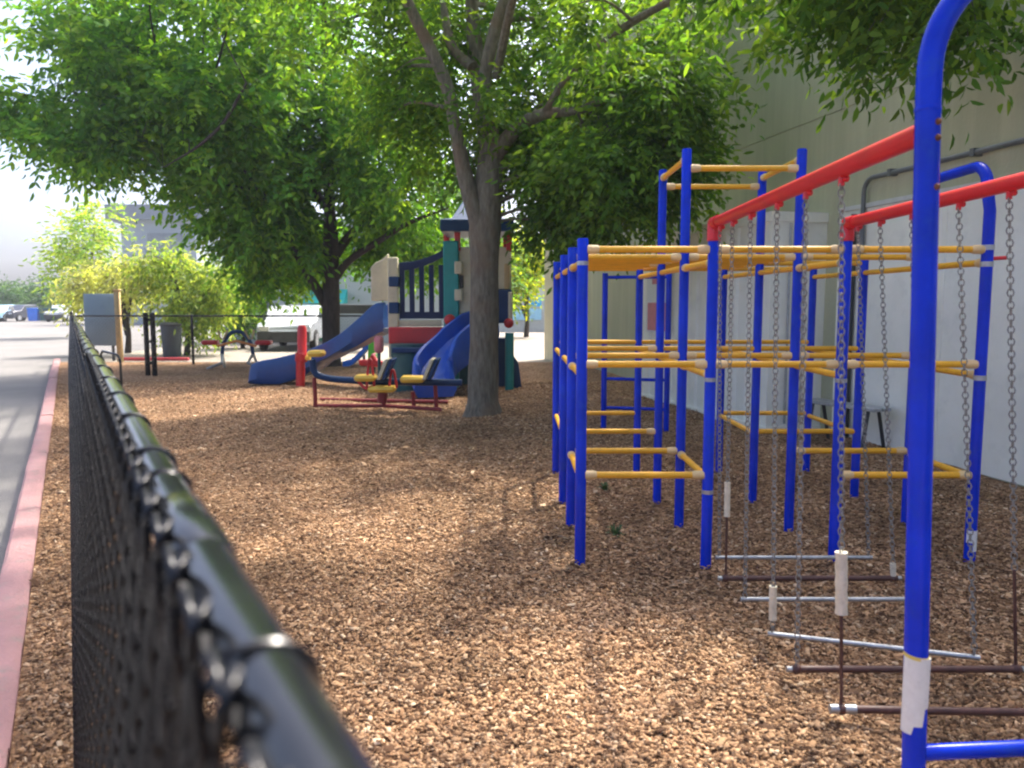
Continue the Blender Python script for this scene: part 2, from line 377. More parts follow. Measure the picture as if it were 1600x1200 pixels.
railz = lambda t: 1.292-.0042*max(t, 0)
fr = thing('chain_link_fence', F3(.09, 10, 0), 'long black chain link fence beside the pink kerb, top rail close to the viewer', 'fence', 'chain link fences')
LEN = 22.3
V, Fc = fence_mesh(Vector(), FD, FP, LEN, .03, lambda t: railz(t)+.034, .104, .052, .0031, near=3.2, t0=-.35, step=.050)
npmesh('chain_link_mesh', V, Fc, M['wire'], fr, smooth=True)
m = MB(); ts = [-.6+i*(LEN+.6)/60 for i in range(61)]
m.tube([F3(.084+.003*math.sin(t*.9), t, railz(t)) for t in ts], .0245, 24); m.build('top_rail', M['black'], fr)
m = MB(); m.tube([F3(.084+.003*math.sin(t*.9), t, railz(t)) for t in (.66, .67, .83, .84)], [.0247, .0275, .0275, .0247], 24); m.build('rail_sleeve', M['black'], fr)
t = .25
for t in [.16, .43, .97, 1.12, 1.5, 1.9, 2.35]+[2.8+.6*i for i in range(33)]:
    b = MB(); c = F3(.081+.003*math.sin(t*.9), t, railz(t)-.002)
    b.torus(c, .0278, .003, FD+Vector((0, 0, random.uniform(-.25, .25)))+FP*random.uniform(-.3, .3), 1.12, 16, 6, FP)
    pass
    b.tube([F3(.054, t, railz(t)-.012), F3(.043, t+.008, railz(t)-.035), F3(.051, t+.016, railz(t)-.045)], .0026, 6)
    b.build('wire_tie', M['wire'], fr)
for t in [.75, 3.75, 6.75, 9.75, 12.75, 15.75, 18.75, LEN-.05]:
    m = MB(); r_ = .024 if t < 20 else .038; zt = railz(t)-.015 if t < 20 else railz(t)+.06
    m.tube([F3(-.03, t, -.15), F3(.078, t, zt)], r_, 14)
    if t > 20: m.sphere(F3(.078, t, zt), r_*1.1, 12, 6, (1, 1, .6))
    m.build('fence_post', M['black'], fr)
m = MB(); m.tube([F3(-.052, -.3, .06), F3(-.052, LEN, .06)], .0022, 5); m.build('bottom_wire', M['wire'], fr)
# cross fence at the far end
c0 = F3(.105, LEN, 0); x1 = -3.6; ln = x1-c0.x
ff = thing('chain_link_fence', (c0.x+ln/2, c0.y, 0), 'low mesh fence crossing the far end of the bark area', 'fence', 'chain link fences')
V, Fc = fence_mesh(Vector((c0.x+.06, c0.y, 0)), Vector((1, 0, 0)), Vector((0, 1, 0)), ln-.1, .03, lambda t: 1.19, 0, .03, .0021, step=.042)
npmesh('chain_link_mesh', V, Fc, M['wire'], ff, smooth=True)
m = MB(); m.tube([(c0.x+.05, c0.y, 1.18), (x1, c0.y, 1.18)], .021, 10); m.build('top_rail', M['black'], ff)
for x in (c0.x+2.9, c0.x+ln-.02):
    m = MB(); m.tube([(x, c0.y-.02, -.1), (x, c0.y-.02, 1.2)], .034, 10); m.sphere((x, c0.y-.02, 1.2), .036, 10, 5, (1, 1, .6)); m.build('fence_post', M['black'], ff)
# paired gate posts and bent hoop near the corner
g = G(237, 586); gp_ = thing('gate_post', g, 'thick black double post standing in the bark near the far fence corner', 'gate post')
for dx in (-.075, .07):
    m = MB(); m.tube([(g.x+dx, g.y, -.1), (g.x+dx, g.y, 1.27)], .052, 12); m.sphere((g.x+dx, g.y, 1.27), .055, 12, 6, (1, 1, .6)); m.build('post', M['black'], gp_)
for z in (.25, .7, 1.15):
    m = MB(); m.box((g.x, g.y, z), (.16, .045, .06)); m.build('hinge', M['black'], gp_)
g = G(190, 605); hp = thing('bent_pipe_hoop', g, 'thin black bent pipe hoop standing just inside the near fence', 'hoop')
m = MB(); pp = [(g.x, g.y, -.1), (g.x, g.y, .42)]+arc((g.x-.13, g.y+.1, .42), .16, 0, math.pi/2, (.8, -.6, 0), (0, 0, 1), 8)+[(g.x-.5, g.y+.38, .62)]
m.tube(pp, .022, 10); m.build('pipe', M['black'], hp)
m = MB(); m.tube([(g.x-.5, g.y+.38, .62), (g.x-.56, g.y+.43, .56), (g.x-.58, g.y+.44, -.1)], .022, 10); m.build('leg', M['black'], hp)

# ------------------------------------------------------------------ CLIMBING FRAME
CX = [.387, 1.103, 1.83, 2.603]; RY = [4.43, 5.17, 5.97, 6.97]
PR = .031; BR = .019
cf = thing('climbing_frame', (1.5, 5.0, 0), 'blue and yellow pipe climbing frame with two red overhead rails beside the olive wall', 'climbing frame')
def skip(r, c): return False
tops = {}
for r in range(4):
    for c in range(4):
        tall = r in (1, 2) and c in (1, 2); zt = 2.465 if tall else 1.85
        if r == 0 and c in (1, 2): zt = 1.885
        tops[r, c] = zt; x, y = CX[c], RY[r]
        m = MB(); m.tube([(x, y, -.2), (x, y, zt-.006), (x, y, zt)], [PR, PR, PR*.86], 16)
        if not (r == 0 and c == 3):
            m.build('post', M['blue'], cf)
        else:       # this post runs on into the arch over to the next row
            b = MB(); yy = RY[1]
            pts = [(x, y, -.2), (x, y, 2.0)]+arc((x-.02, y+.13, 2.12), .13, math.pi, math.pi/2, (0, 1, 0), (0, 0, 1), 8)+[(x-.02, y+.45, 2.25)]+arc((x-.03, yy-.13, 2.11), .13, math.pi/2, 0, (0, 1, 0), (0, 0, 1), 8)+[(x-.01, yy, 1.86)]
            b.tube(pts, PR, 16); b.build('arched_post', M['blue'], cf)
nclamp = [0]
def bar(a, b_, name='crossbar', clamps=True):
    a, b_ = Vector(a), Vector(b_); d = (b_-a).normalized(); p0, p1 = a+d*PR*.8, b_-d*PR*.8
    m = MB(); m.tube([p0, p1], BR, 12); o = m.build(name, M['yellow'], cf)
    if clamps and nclamp[0] < 98:
        for q, e in ((p0, d), (p1, -d)):
            k = MB(); k.tube([q, q+e*.05, q+e*.065], [BR*1.32, BR*1.32, BR*1.02], 12); k.build('clamp', M['clamp'], o); nclamp[0] += 1
    return o
Z1, Z2, Z3 = .535, 1.16, 1.79
for r in range(4):
    y = RY[r]
    for c in range(3):
        cl = r < 2 or (r == 2 and c < 1)
        bar((CX[c], y, Z3), (CX[c+1], y, Z3), clamps=cl)
        bar((CX[c], y, Z2), (CX[c+1], y, Z2), clamps=cl)
        if c != 1: bar((CX[c], y, Z1), (CX[c+1], y, Z1), clamps=cl)
for c in range(4):
    for r in range(3):
        x = CX[c]; cl = r == 0
        bar((x, RY[r], Z3-.07), (x, RY[r+1], Z3-.07), 'side_rail', cl)
        bar((x, RY[r], Z2-.065), (x, RY[r+1], Z2-.065), 'side_rail', cl and c in (0, 1, 3))
        if (c, r) in ((0, 0), (1, 0), (0, 2), (2, 2), (3, 2), (3, 0)): bar((x, RY[r], Z1-.02), (x, RY[r+1], Z1-.02), 'side_rail', cl)
for r in (1, 2): bar((CX[1], RY[r], 2.345), (CX[2], RY[r], 2.345), clamps=True)
for c in (1, 2): bar((CX[c], RY[1], 2.405), (CX[c], RY[2], 2.405), 'side_rail', True)
for r in (1, 2):     # overhead rungs between the rows
    for k in (1, 2):
        for c in (0, 1):
            y = RY[r]+(RY[r+1]-RY[r])*k/3
            bar((CX[c], y, Z3), (CX[c+1], y, Z3), 'rung', False)
for c in (0, 1, 2):
    m = MB(); m.tube([(CX[c]+.035, RY[1], Z3), (CX[c]+.035, RY[3], Z3)], .012, 8); m.build('rung_rail', M['yellow'], cf)
# red overhead rails and their elbows
YN = 2.15; NX = [1.085, 1.86]
for i, c in enumerate((1, 2)):
    x = CX[c]; y = RY[0]; zt = 1.885; zb = 1.945
    m = MB(); m.tube([(x, y, zt-.05), (x, y, zt+.045), (x, y, zt+.075)], [.0375, .0375, .025], 16); m.tube([(x, y+.01, zb-.015), (x, y-.1, zb-.013)], .0345, 16); m.build('elbow', M['red'], cf)
    m = MB(); m.tube([(x, y-.05, zb-.013), (NX[i], YN+.01, zb)], .030, 18); m.build('overhead_rail', M['red'], cf)
# near arch: left leg shows, right leg is beyond the picture edge
NB = lambda z: NX[0]+.030*(2.03-z)
arch = [(NB(-.2), YN, -.2), (NX[0], YN, 2.03)]+arc((NX[0]+.29, YN, 2.10), .29, math.pi, math.pi/2, (1, 0, 0), (0, 0, 1), 12)+arc((NX[1]-.29, YN, 2.10), .29, math.pi/2, 0, (1, 0, 0), (0, 0, 1), 12)+[(NX[1], YN, 2.03), (NX[1], YN, -.2)]
m = MB(); m.tube(arch, .0315, 24); ar = m.build('arch', M['blue'], cf)
m = MB(); m.tube([(NX[0], YN, 1.995), (NX[0], YN, 2.0), (NX[0], YN, 2.003), (NX[0], YN, 2.008)], [.0316, .0332, .0332, .0316], 24); m.build('joint_ring', M['blue'], ar)
for z in (1.965, 1.925, 1.80):
    m = MB(); q = Vector((NB(z)+.012, YN-.030, z)); m.sphere(q, .009, 10, 6, (1, .8, 1)); m.build('bolt', M['bolt'], ar)
m = MB(); m.tube([(NB(.23)+.025, YN, .232), (NX[1]-.025, YN, .262)], .0225, 14); m.build('foot_bar', M['blue'], cf)
# torn white sticker wrapped round the near leg
def wrap(cx, cy, r, a0, a1, ztop, zbot, n=18):
    vs = []; fs = []
    for i in range(n+1):
        a = a0+(a1-a0)*i/n; f = i/n
        zb = zbot(f); zt = ztop(f)
        for z, rr in ((zt, r), (zb, r), (zt, r+.0012), (zb, r+.0012)): vs.append((cx+rr*math.cos(a), cy+rr*math.sin(a), z))
    for i in range(n):
        a = 4*i; b = a+4
        fs += [(a+2, a+3, b+3, b+2), (a, b, b+1, a+1), (a, a+2, b+2, b), (a+1, b+1, b+3, a+3)]
    return MB().add(vs, fs)
def zb(f): return .30 if f < .38 else (.325 if f < .66 else (.375 if f < .86 else .47))
wrap(NB(.42), YN, .0335, R(175), R(352), lambda f: .528-.012*f, zb).build('sticker', M['paper'], cf)
wrap(NB(.52), YN, .0330, R(175), R(352), lambda f: .531-.012*f, lambda f: .521-.012*f).build('sticker_edge', M['paper_y'], cf)
wrap(CX[3], RY[0], .0313, R(200), R(360), lambda f: .22, lambda f: .10 if f > .4 else .15).build('sticker', M['paper'], cf)
# fittings on the far right post
x, y = CX[3], RY[0]
m = MB(); m.tube([(x+.02, y, 1.74), (x+.10, y-.01, 1.745)], .011, 10); m.build('peg', M['red'], cf)
for z in (1.80, 1.71, 1.085):
    m = MB(); m.tube([(x+.0, y, z-.014), (x, y, z+.014)], .0345, 16); m.build('collar', M['steel'], cf)
for (r, c, z) in ((0, 0, 1.715), (0, 1, 1.075), (0, 1, .44), (0, 2, 1.07)):
    m = MB(); m.tube([(CX[c], RY[r], z-.011), (CX[c], RY[r], z+.011)], .0325, 16); m.build('collar', M['steel'], cf)

# hanging steps on chains
def chain(p0, p1, link=.030, r=.0027):
    p0, p1 = Vector(p0), Vector(p1); d = p1-p0; L_ = d.length; d.normalize(); n = int(L_/(link*.74)); b = MB()
    u = d.orthogonal().normalized(); w = d.cross(u)
    for i in range(n):
        ax = (u if i % 2 else w); b.torus(p0+d*(i+.5)*L_/n, link*.36, r, ax, 1.38, 8, 4, d)
    return b
def zbeam(x, y, i):
    t = (RY[0]-y)/(RY[0]-YN); return 1.932+.013*t
steps = [
 (4.30, .10, 1.145, 1.97, 0, 'steel', 'pale steel hanging step farthest from the viewer, level under the red rails'),
 (4.05, .07, 1.115, 1.99, 0, 'rust', 'second farthest hanging step, dark brown with a white sleeve on its left chain'),
 (3.74, .075, 1.125, 1.985, 0, 'steel', 'level steel hanging step between the two farther brown ones and the tilted one'),
 (3.36, .065, 1.135, 1.88, -.24, 'steel', 'crooked steel hanging step swung askew, short white sleeve at its left end'),
 (3.03, .06, 1.125, 1.99, 0, 'rust', 'brown hanging step with pale steel ends, second nearest the viewer'),
 (2.70, .07, 1.165, 1.98, -.03, 'rust', 'nearest brown hanging step, long cream sleeve on its left chain'),
]
for k, (y, z, xl, xr, sk, mt, lab) in enumerate(steps):
    st = thing('hanging_step', ((xl+xr)/2, y, z), lab, 'hanging step', 'hanging chain steps under the red rails')
    a, b_ = Vector((xl-.02, y, z)), Vector((xr+.02, y+sk, z))
    d = (b_-a).normalized()
    m = MB(); m.tube([a, b_], .0115 if mt == 'steel' else .0145, 10); m.build('rung', M[mt], st)
    if mt == 'rust':
        for p, e in ((a, d), (b_, -d)):
            m = MB(); m.tube([p-e*.02, p+e*.07], .0125 if k < 5 else .017, 10); m.build('rung_end', M['steel'], st)
            m = MB(); m.sphere(p+e*.02, .021, 10, 6); m.build('chain_knot', M['rust'], st)
    for sgn, e, c in ((0, a+d*.02, 0), (1, b_-d*.02, 1)):
        xb = NX[c]+(CX[c+1]-NX[c])*(y-YN)/(RY[0]-YN)
        top = Vector((xb, y, zbeam(xb, y, c)-.045))
        rod = (k, sgn) in ((1, 0), (4, 1), (5, 0)); lo = e+(top-e)*.22
        m = chain(top, lo if rod else e+Vector((0, 0, .01)), .031); m.build('chain', M['chain'], st)
        if rod:
            m = MB(); m.tube([lo, e], .0065, 8); m.build('coated_chain', M['rust'], st)
        m = MB(); m.tube([top+Vector((0, 0, .03)), top+Vector((0, 0, -.012))], .011, 8); m.sphere(top+Vector((.012, -.01, .01)), .012, 8, 5); m.build('hanger', M['red'], st)
        gr = {(1, 0): (.40, .58, .016), (2, 1): (.15, .33, .015), (3, 0): (.13, .28, .017), (5, 0): (.42, .64, .021), (1, 1): (.08, .15, .015)}.get((k, sgn))
        if gr:
            f0, f1 = (gr[0]-e.z)/(top.z-e.z), (gr[1]-e.z)/(top.z-e.z); q0, q1 = e+(top-e)*f0, e+(top-e)*f1
            m = MB(); pts = [q0+(q1-q0)*i/8 for i in range(9)]; m.tube(pts, [gr[2]*(.92 if i % 2 else 1.04) for i in range(9)], 12); m.build('sleeve', M['grip'], st)
# small blue ladder frame behind
lf = thing('ladder_frame', (1.47, 9.5, 0), 'low dark blue pipe frame standing behind the yellow climbing bars', 'ladder frame')
for x, y in ((1.11, 9.6), (1.83, 9.4)):
    m = MB(); m.tube([(x, y, -.2), (x, y, 1.85)], .034, 12); m.build('post', M['blue'], lf)
for z in (.24, .59, 1.8):
    m = MB(); m.tube([(1.11, 9.6, z), (1.83, 9.4, z)], .02, 10); m.build('rail', M['blue'], lf)

# ------------------------------------------------------------------ WALL BUILDING
W0 = Vector((4.22, 6.55, 0)); WD = Vector((-.2, .98, 0)).normalized(); WN = Vector((-WD.y, WD.x, 0))   # WN faces the playground
def W3(t, n, z): return W0+WD*t+WN*n+Vector((0, 0, z))
tb = 15.6                                # far corner
bd = thing('building', W3(5, -3, 0), 'tall olive concrete building whose blank side wall borders the play area', 'building')
def wbox(t0, t1, n0, n1, z0, z1, b=None):
    b = b or MB(); vs = [W3(t, n, z) for t in (t0, t1) for n in (n0, n1) for z in (z0, z1)]
    return b.add(vs, [(0, 1, 3, 2), (4, 6, 7, 5), (0, 4, 5, 1), (2, 3, 7, 6), (0, 2, 6, 4), (1, 5, 7, 3)])
m = wbox(-12, tb, -9, 0, -.3, 3.64); wbox(-12, tb, -9, 0, 3.652, 7.1, m); wbox(-12.0, tb-.02, -9, -.018, 3.6, 3.7, m); m.build('wall', M['wall'], bd, smooth=False)
m = wbox(-12.1, tb+.1, -9, .06, 7.1, 7.32); m.build('coping', M['wall'], bd, smooth=False)
m = wbox(-9, 2.62, .003, .02, .0, 2.5); m.build('white_panel', M['white'], bd, smooth=False)
m = wbox(-9, 2.62, .003, .045, 2.503, 2.55); m.build('panel_cap', M['pvc'], bd, smooth=False)
for t0 in (.95, -.25, -1.5):
    m = wbox(t0, t0+.03, .021, .028, .0, 2.5); m.build('panel_batten', M['white'], bd, smooth=False)
# conduit on the wall
pts = [W3(2.15, .06, 1.98), W3(2.15, .06, 2.66)]+[W3(2.15-.14+.14*math.cos(a), .06, 2.66+.14*math.sin(a)) for a in (.3, .7, 1.1, 1.5)]+[W3(1.6, .06, 2.80), W3(-5, .06, 2.83)]
m = MB(); m.tube(pts, .025, 10); m.build('conduit', M['conduit'], bd)
for t in (1.7, .6, -.5):
    m = wbox(t, t+.05, 0, .09, 2.77, 2.84); m.build('bracket', M['conduit'], bd, smooth=False)
m = MB(); m.tube([W3(.02, .05, 2.58), W3(.02, .05, 2.98), W3(-.03, .05, 3.05), W3(-.4, .05, 3.08)], .02, 10); m.build('white_pipe', M['pvc'], bd)
m = wbox(1.08, 1.2, .02, .07, 1.5, 1.62); m.build('outlet_box', M['bolt'], bd, smooth=False)
m = MB(); m.tube([W3(2.3, .06, 0), W3(2.3, .06, 2.45)], .035, 10); m.build('downpipe', M['dark'], bd)
# added cream strip: sunlight on the wall's far end put into its colour
m = wbox(tb-1.0, tb+.02, .001, .22, -.1, 7.0); m.build('sunlit_end_strip', M['cream'], bd, smooth=False)
# shallow ribbed store against the wall
A0 = Vector((2.95, 9.2, 0)); A1 = Vector((2.07, 12.7, 0)); AD = (A1-A0).normalized(); AN = Vector((-AD.y, AD.x, 0)); AL = (A1-A0).length
sh = thing('storage_locker', A0+AD*1.8-AN*.4, 'pale ribbed metal storage locker set against the olive wall behind the frame', 'storage locker')
def A3(t, n, z): return A0+AD*t+AN*n+Vector((0, 0, z))
prof = [(0, 0)]; t = .09
while t < AL-.3: prof += [(t, 0), (t+.03, -.028), (t+.13, -.028), (t+.16, 0)]; t += .26
prof += [(AL, 0), (AL, -.82), (0, -.82)]
m = MB(); m.loft([[A3(t, n, .06) for t, n in prof], [A3(t, n, 2.42) for t, n in prof]]); m.build('ribbed_body', M['white'], sh, smooth=False)
for z0, z1 in ((-.05, .06), (2.42, 2.53)):
    m = MB(); vs = [A3(t, n, z) for t in (-.02, AL+.02) for n in (.02, -.84) for z in (z0, z1)]
    m.add(vs, [(0, 1, 3, 2), (4, 6, 7, 5), (0, 4, 5, 1), (2, 3, 7, 6), (0, 2, 6, 4), (1, 5, 7, 3)]); m.build('frame_rail', M['white'], sh, smooth=False)
for n in (-.42,):
    m = MB(); m.tube([A3(-.03, n, .1), A3(-.03, n, 2.4)], .014, 8); m.tube([A3(-.03, n+.2, .1), A3(-.03, n+.2, 2.4)], .014, 8); m.build('lock_rod', M['steel'], sh)
ps = thing('notice_sign', A3(3.0, .04, 1.1), 'pink and white notice fixed to the far end of the pale locker', 'notice')
m = MB(); vs = [A3(t, n, z) for t in (2.55, 3.4) for n in (.015, .03) for z in (1.05, 1.95)]
m.add(vs, [(0, 1, 3, 2), (4, 6, 7, 5), (0, 4, 5, 1), (2, 3, 7, 6), (0, 2, 6, 4), (1, 5, 7, 3)]); m.build('board', M['paper'], ps, smooth=False)
for z0, z1, t0, t1 in ((1.08, 1.5, 2.6, 3.35), (1.78, 1.86, 2.75, 3.2)):
    m = MB(); vs = [A3(t, n, z) for t in (t0, t1) for n in (.031, .034) for z in (z0, z1)]
    m.add(vs, [(0, 1, 3, 2), (4, 6, 7, 5), (0, 4, 5, 1), (2, 3, 7, 6), (0, 2, 6, 4), (1, 5, 7, 3)]); m.build('printed_panel', M['poster'], ps, smooth=False)
# metal bench by the wall
b0 = Vector((3.36, 8.78, 0)); b1 = Vector((3.74, 8.0, 0)); bdv = (b1-b0).normalized(); bn = Vector((-bdv.y, bdv.x, 0)); rz = math.atan2(bdv.y, bdv.x)
be = thing('metal_bench', (b0+b1)/2, 'small silver slatted metal bench against the white panel under the wall', 'bench')
for o_, z in ((-.12, .43), (.02, .43)):
    m = MB(); m.box((b0+b1)/2+bn*o_+Vector((0, 0, z)), (.95, .11, .035), rz); m.build('seat_slat', M['steel'], be, bevel=.006)
for s_ in (-.36, .36):
    c = (b0+b1)/2+bdv*s_
    m = MB(); m.tube([c+bn*-.2+Vector((0, 0, -.03)), c+bn*-.12+Vector((0, 0, .41)), c+bn*.03+Vector((0, 0, .41))], .02, 8); m.tube([c+bn*.03+Vector((0, 0, .41)), c+bn*.14+Vector((0, 0, -.03))], .02, 8); m.build('leg', M['dark'], be)

# ------------------------------------------------------------------ TREES
def leaf_cloud(centers, outs, spec):
    """drooping compound leaves: one shoot per centre"""
    nl, nf, L_, w_, droop, spread = spec['leaves'], spec['leaflets'], spec['len'], spec['wid'], spec['droop'], spec['spread']
    nC = len(centers); C = np.asarray(centers); O = np.asarray(outs)
    C = np.repeat(C, nl, 0); O = np.repeat(O, nl, 0); n = len(C)
    d = O+RNG.normal(0, .8, (n, 3)); d[:, 2] -= droop*RNG.uniform(.3, 1.2, n); d /= np.linalg.norm(d, axis=1)[:, None]+1e-9
    start = C+RNG.normal(0, spread, (n, 3))
    rl = L_*3.2*RNG.uniform(.7, 1.25, n)
    tone = np.repeat(RNG.uniform(.62, 1.3, nC), nl)*RNG.uniform(.8, 1.2, n); hue = np.repeat(RNG.uniform(0, 1, nC), nl)
    side = np.cross(d, [0, 0, 1.]); side /= np.linalg.norm(side, axis=1)[:, None]+1e-9
    Vs = []; Cs = []
    base = np.array(spec['col']); yel = np.array(spec['yel'])
    for k in range(nf):
        f = (k//2+.6)/(nf/2+.3); sg = 1 if k % 2 else -1
        if k == nf-1: f = 1.; sg = 0
        p = start+d*(rl*f)[:, None]; p[:, 2] -= .25*rl*f*f*droop
        ld = d*.65+side*sg*.85+RNG.normal(0, .28, (n, 3)); ld[:, 2] -= .35*droop; ld /= np.linalg.norm(ld, axis=1)[:, None]
        nrm = np.cross(ld, RNG.normal(0, .6, (n, 3))+np.array([.3, .2, 0])); nrm /= np.linalg.norm(nrm, axis=1)[:, None]+1e-9
        wv = np.cross(nrm, ld)
        wv = wv
        l = L_*RNG.uniform(.7, 1.25, n)[:, None]; w = w_*RNG.uniform(.7, 1.2, n)[:, None]
        mid = p+ld*l*.45; fold = nrm*w*.25
        a1 = p+ld*l*.28; a2 = p+ld*l*.66-nrm*l*.02
        q = np.stack([p, a1+wv*w*.45+fold, a2+wv*w*.40+fold*.8, p+ld*l-nrm*l*.09, a2-wv*w*.40+fold*.8, a1-wv*w*.45+fold], 1)
        Vs.append(q.reshape(-1, 3))
        h = np.clip(hue+RNG.normal(0, .18, n), 0, 1)[:, None]**2.2
        c = (base*(1-h)+yel*h)*(tone*RNG.uniform(.85, 1.15, n))[:, None]
        Cs.append(np.repeat(c, 6, 0))
    V = np.concatenate(Vs); Cc = np.concatenate(Cs); F_ = np.arange(len(V)).reshape(-1, 6)
    return V, F_, np.clip(Cc, .004, .9)
def crown_points(lobes, seed, gap=.0, fr=.55):
    pts = []; outs = []
    for (c, r, n) in lobes:
        c = Vector(c); k = 0; tries = 0
        while k < n and tries < n*12:
            tries += 1
            v = Vector((random.gauss(0, 1), random.gauss(0, 1), random.gauss(0, 1))).normalized(); rr = random.random()**.45
            jag = 1+.28*noise.noise(v*2.2+Vector((seed, 0, 0)))+.12*noise.noise(v*6+Vector((0, seed, 0)))
            p = c+Vector((v.x*r[0], v.y*r[1], v.z*r[2]))*rr*jag
            if noise.noise(p*fr*2+Vector((seed*3, 1, 2))) < gap-.12: continue
            pts.append(p); o = Vector((v.x, v.y, v.z*.5)); outs.append(o); k += 1
    return pts, outs
def tree(name, base, limbs, lobes, spec, label, cat='tree', group=None, bark='bark', seed=1, nbr=70, leaf='leaf', gap=0., fr=.55):
    t = thing(name, (base[0], base[1], 0), label, cat, group)
    tm = MB(); joints = []
    for pts, rs in limbs:
        sp = spline(pts, 7); n = len(sp); k = len(rs)-1
        rr = []
        for i in range(n):
            f = i/(n-1)*k; a = int(min(f, k-1)); rr.append((rs[a]+(rs[a+1]-rs[a])*(f-a))*(1+.07*noise.noise(sp[i]*2.5)))
        tm.tube(sp, rr, 14 if rs[0] > .06 else 8); joints += list(zip(sp, rr))
    pts, outs = crown_points(lobes, seed, gap, fr)
    jl = [(p, r) for p, r in joints if p.z > base[2]+.35*(max(q.z for q, _ in joints)-base[2])] or joints
    idx = random.sample(range(len(pts)), min(nbr, len(pts))); bj = []
    for i in idx:
        q = pts[i]; p, r = min(jl, key=lambda a: (a[0]-q).length+max(0, a[0].z-q.z)*.8)
        L_ = (q-p).length
        if L_ < .25: continue
        md = p.lerp(q, .5)+Vector((random.gauss(0, .08), random.gauss(0, .08), .12))*L_
        sp = spline([p, md, q], 5); r0 = min(r*.6, .012+.012*L_); tm.tube(sp, [r0*(1-.8*k/(len(sp)-1)) for k in range(len(sp))], 6); bj += sp[3:]
    for i in random.sample(range(len(pts)), min(len(pts), nbr*4)):
        q = pts[i]; p = min(bj or [a for a, _ in jl], key=lambda a: (a-q).length)
        if .08 < (p-q).length < 1.6: tm.tube([p, p.lerp(q, .5)+Vector((0, 0, .05)), q], [.007, .005, .003], 4, cap=False)
    tm.build('trunk', M[bark], t)
    V, F_, c = leaf_cloud(pts, outs, spec)
    npmesh('crown', V, F_, M[leaf], t, col=c); return t
ASH = dict(leaves=5, leaflets=7, len=.12, wid=.047, droop=.9, spread=.09, col=(.058, .135, .028), yel=(.16, .26, .04))
T1 = Vector((-.388, 10.67, 0))
def Q(u, v, y): return P(u, v, y)
tr1 = [([(T1.x, T1.y, -.15), (T1.x, T1.y, .05), (T1.x+.0, T1.y, .35), Q(757, 480, 10.67), Q(757, 380, 10.67), Q(762, 310, 10.67), Q(768, 240, 10.7)], [.36, .265, .21, .195, .19, .205, .185, .155]),
       ([Q(752, 365, 10.62), Q(728, 280, 10.55), Q(713, 210, 10.5), Q(700, 140, 10.5), Q(672, 75, 10.5), Q(640, 10, 10.4), Q(600, -90, 10.2), Q(560, -240, 10.)], [.12, .105, .085, .082, .078, .072, .06, .03]),
       ([Q(768, 245, 10.7), Q(752, 150, 10.75), Q(742, 70, 10.9), Q(735, -30, 11.), Q(728, -200, 11.3)], [.15, .115, .1, .08, .03]),
       ([Q(738, 105, 10.6), Q(705, 70, 10.9), Q(692, 0, 11.2), Q(680, -120, 11.6)], [.07, .06, .05, .03]),
       ([Q(772, 240, 10.7), Q(757, 140, 10.5), Q(770, 60, 10.4), Q(800, -40, 10.3), Q(840, -220, 10.2)], [.12, .085, .08, .07, .03]),
       ([Q(775, 240, 10.65), Q(808, 200, 10.5), Q(850, 178, 10.3), Q(905, 172, 10.1), Q(980, 140, 9.9), Q(1060, 110, 9.7)], [.11, .085, .07, .05, .035, .015]),
       ([Q(850, 178, 10.3), (.75, 9.7, 4.25), (1.4, 8.7, 4.5), (2.3, 7.6, 4.55), (3.1, 6.8, 4.3), (3.5, 6.2, 4.1)], [.05, .045, .04, .035, .025, .012]),
       ([Q(775, 120, 10.5), (.1, 9.3, 5.2), (.5, 8., 5.6), (.6, 6.6, 5.7), (.5, 5.2, 5.7), (.2, 4.2, 5.6)], [.06, .05, .045, .04, .03, .012])]  # unseen forward limb, added to carry the shading lobes above the view
lob1 = [(Q(850, 20, 12.2), (2.3, 2.0, 2.2), 430), (Q(965, 262, 10.3), (1.15, 1.1, .72), 330), (Q(880, 335, 10.8), (.42, .6, .45), 70), (Q(655, 140, 11.9), (1.1, 1.3, 1.35), 160),
        (Q(1010, 130, 10.0), (.95, 1.0, .8), 170), (Q(830, 250, 11.3), (.8, .8, .8), 120), (Q(745, 160, 10.1), (.4, .25, .25), 13), (Q(590, -60, 11.6), (2.2, 1.8, 1.5), 190),
        ((.3, 9.0, 5.9), (1.1, 1.6, .7), 40), ((.9, 8.9, 4.55), (.5, .6, .4), 20), (Q(700, -250, 11), (3, 3, 1.6), 130),
        ((2.2, 6.6, 4.15), (.75, .9, .55), 80), ((3.0, 6.4, 4.0), (.9, .9, .6), 105), ((3.2, 6.0, 3.55), (.4, .5, .38), 16), ((1.0, 5.6, 5.7), (1.6, 1.5, .7), 85), ((-.4, 4.9, 5.8), (1.4, 1.4, .7), 70), ((.2, 6.9, 6.1), (1.6, 1.5, .8), 70)]  # last three lobes: unseen canopy added above the view to dapple the foreground
tree('ash_tree', T1, tr1, lob1, ASH, 'large leafy tree with a thick grey forking trunk in the middle of the bark', 'tree', 'broad leafy shade trees', 'bark', 3, 80, 'leaf', .0, .6)
ASH2 = dict(leaves=5, leaflets=7, len=.185, wid=.082, droop=.8, spread=.15, col=(.062, .165, .034), yel=(.18, .31, .045))
Y2 = 19.0; b2 = Vector((-4.3, Y2, 0))
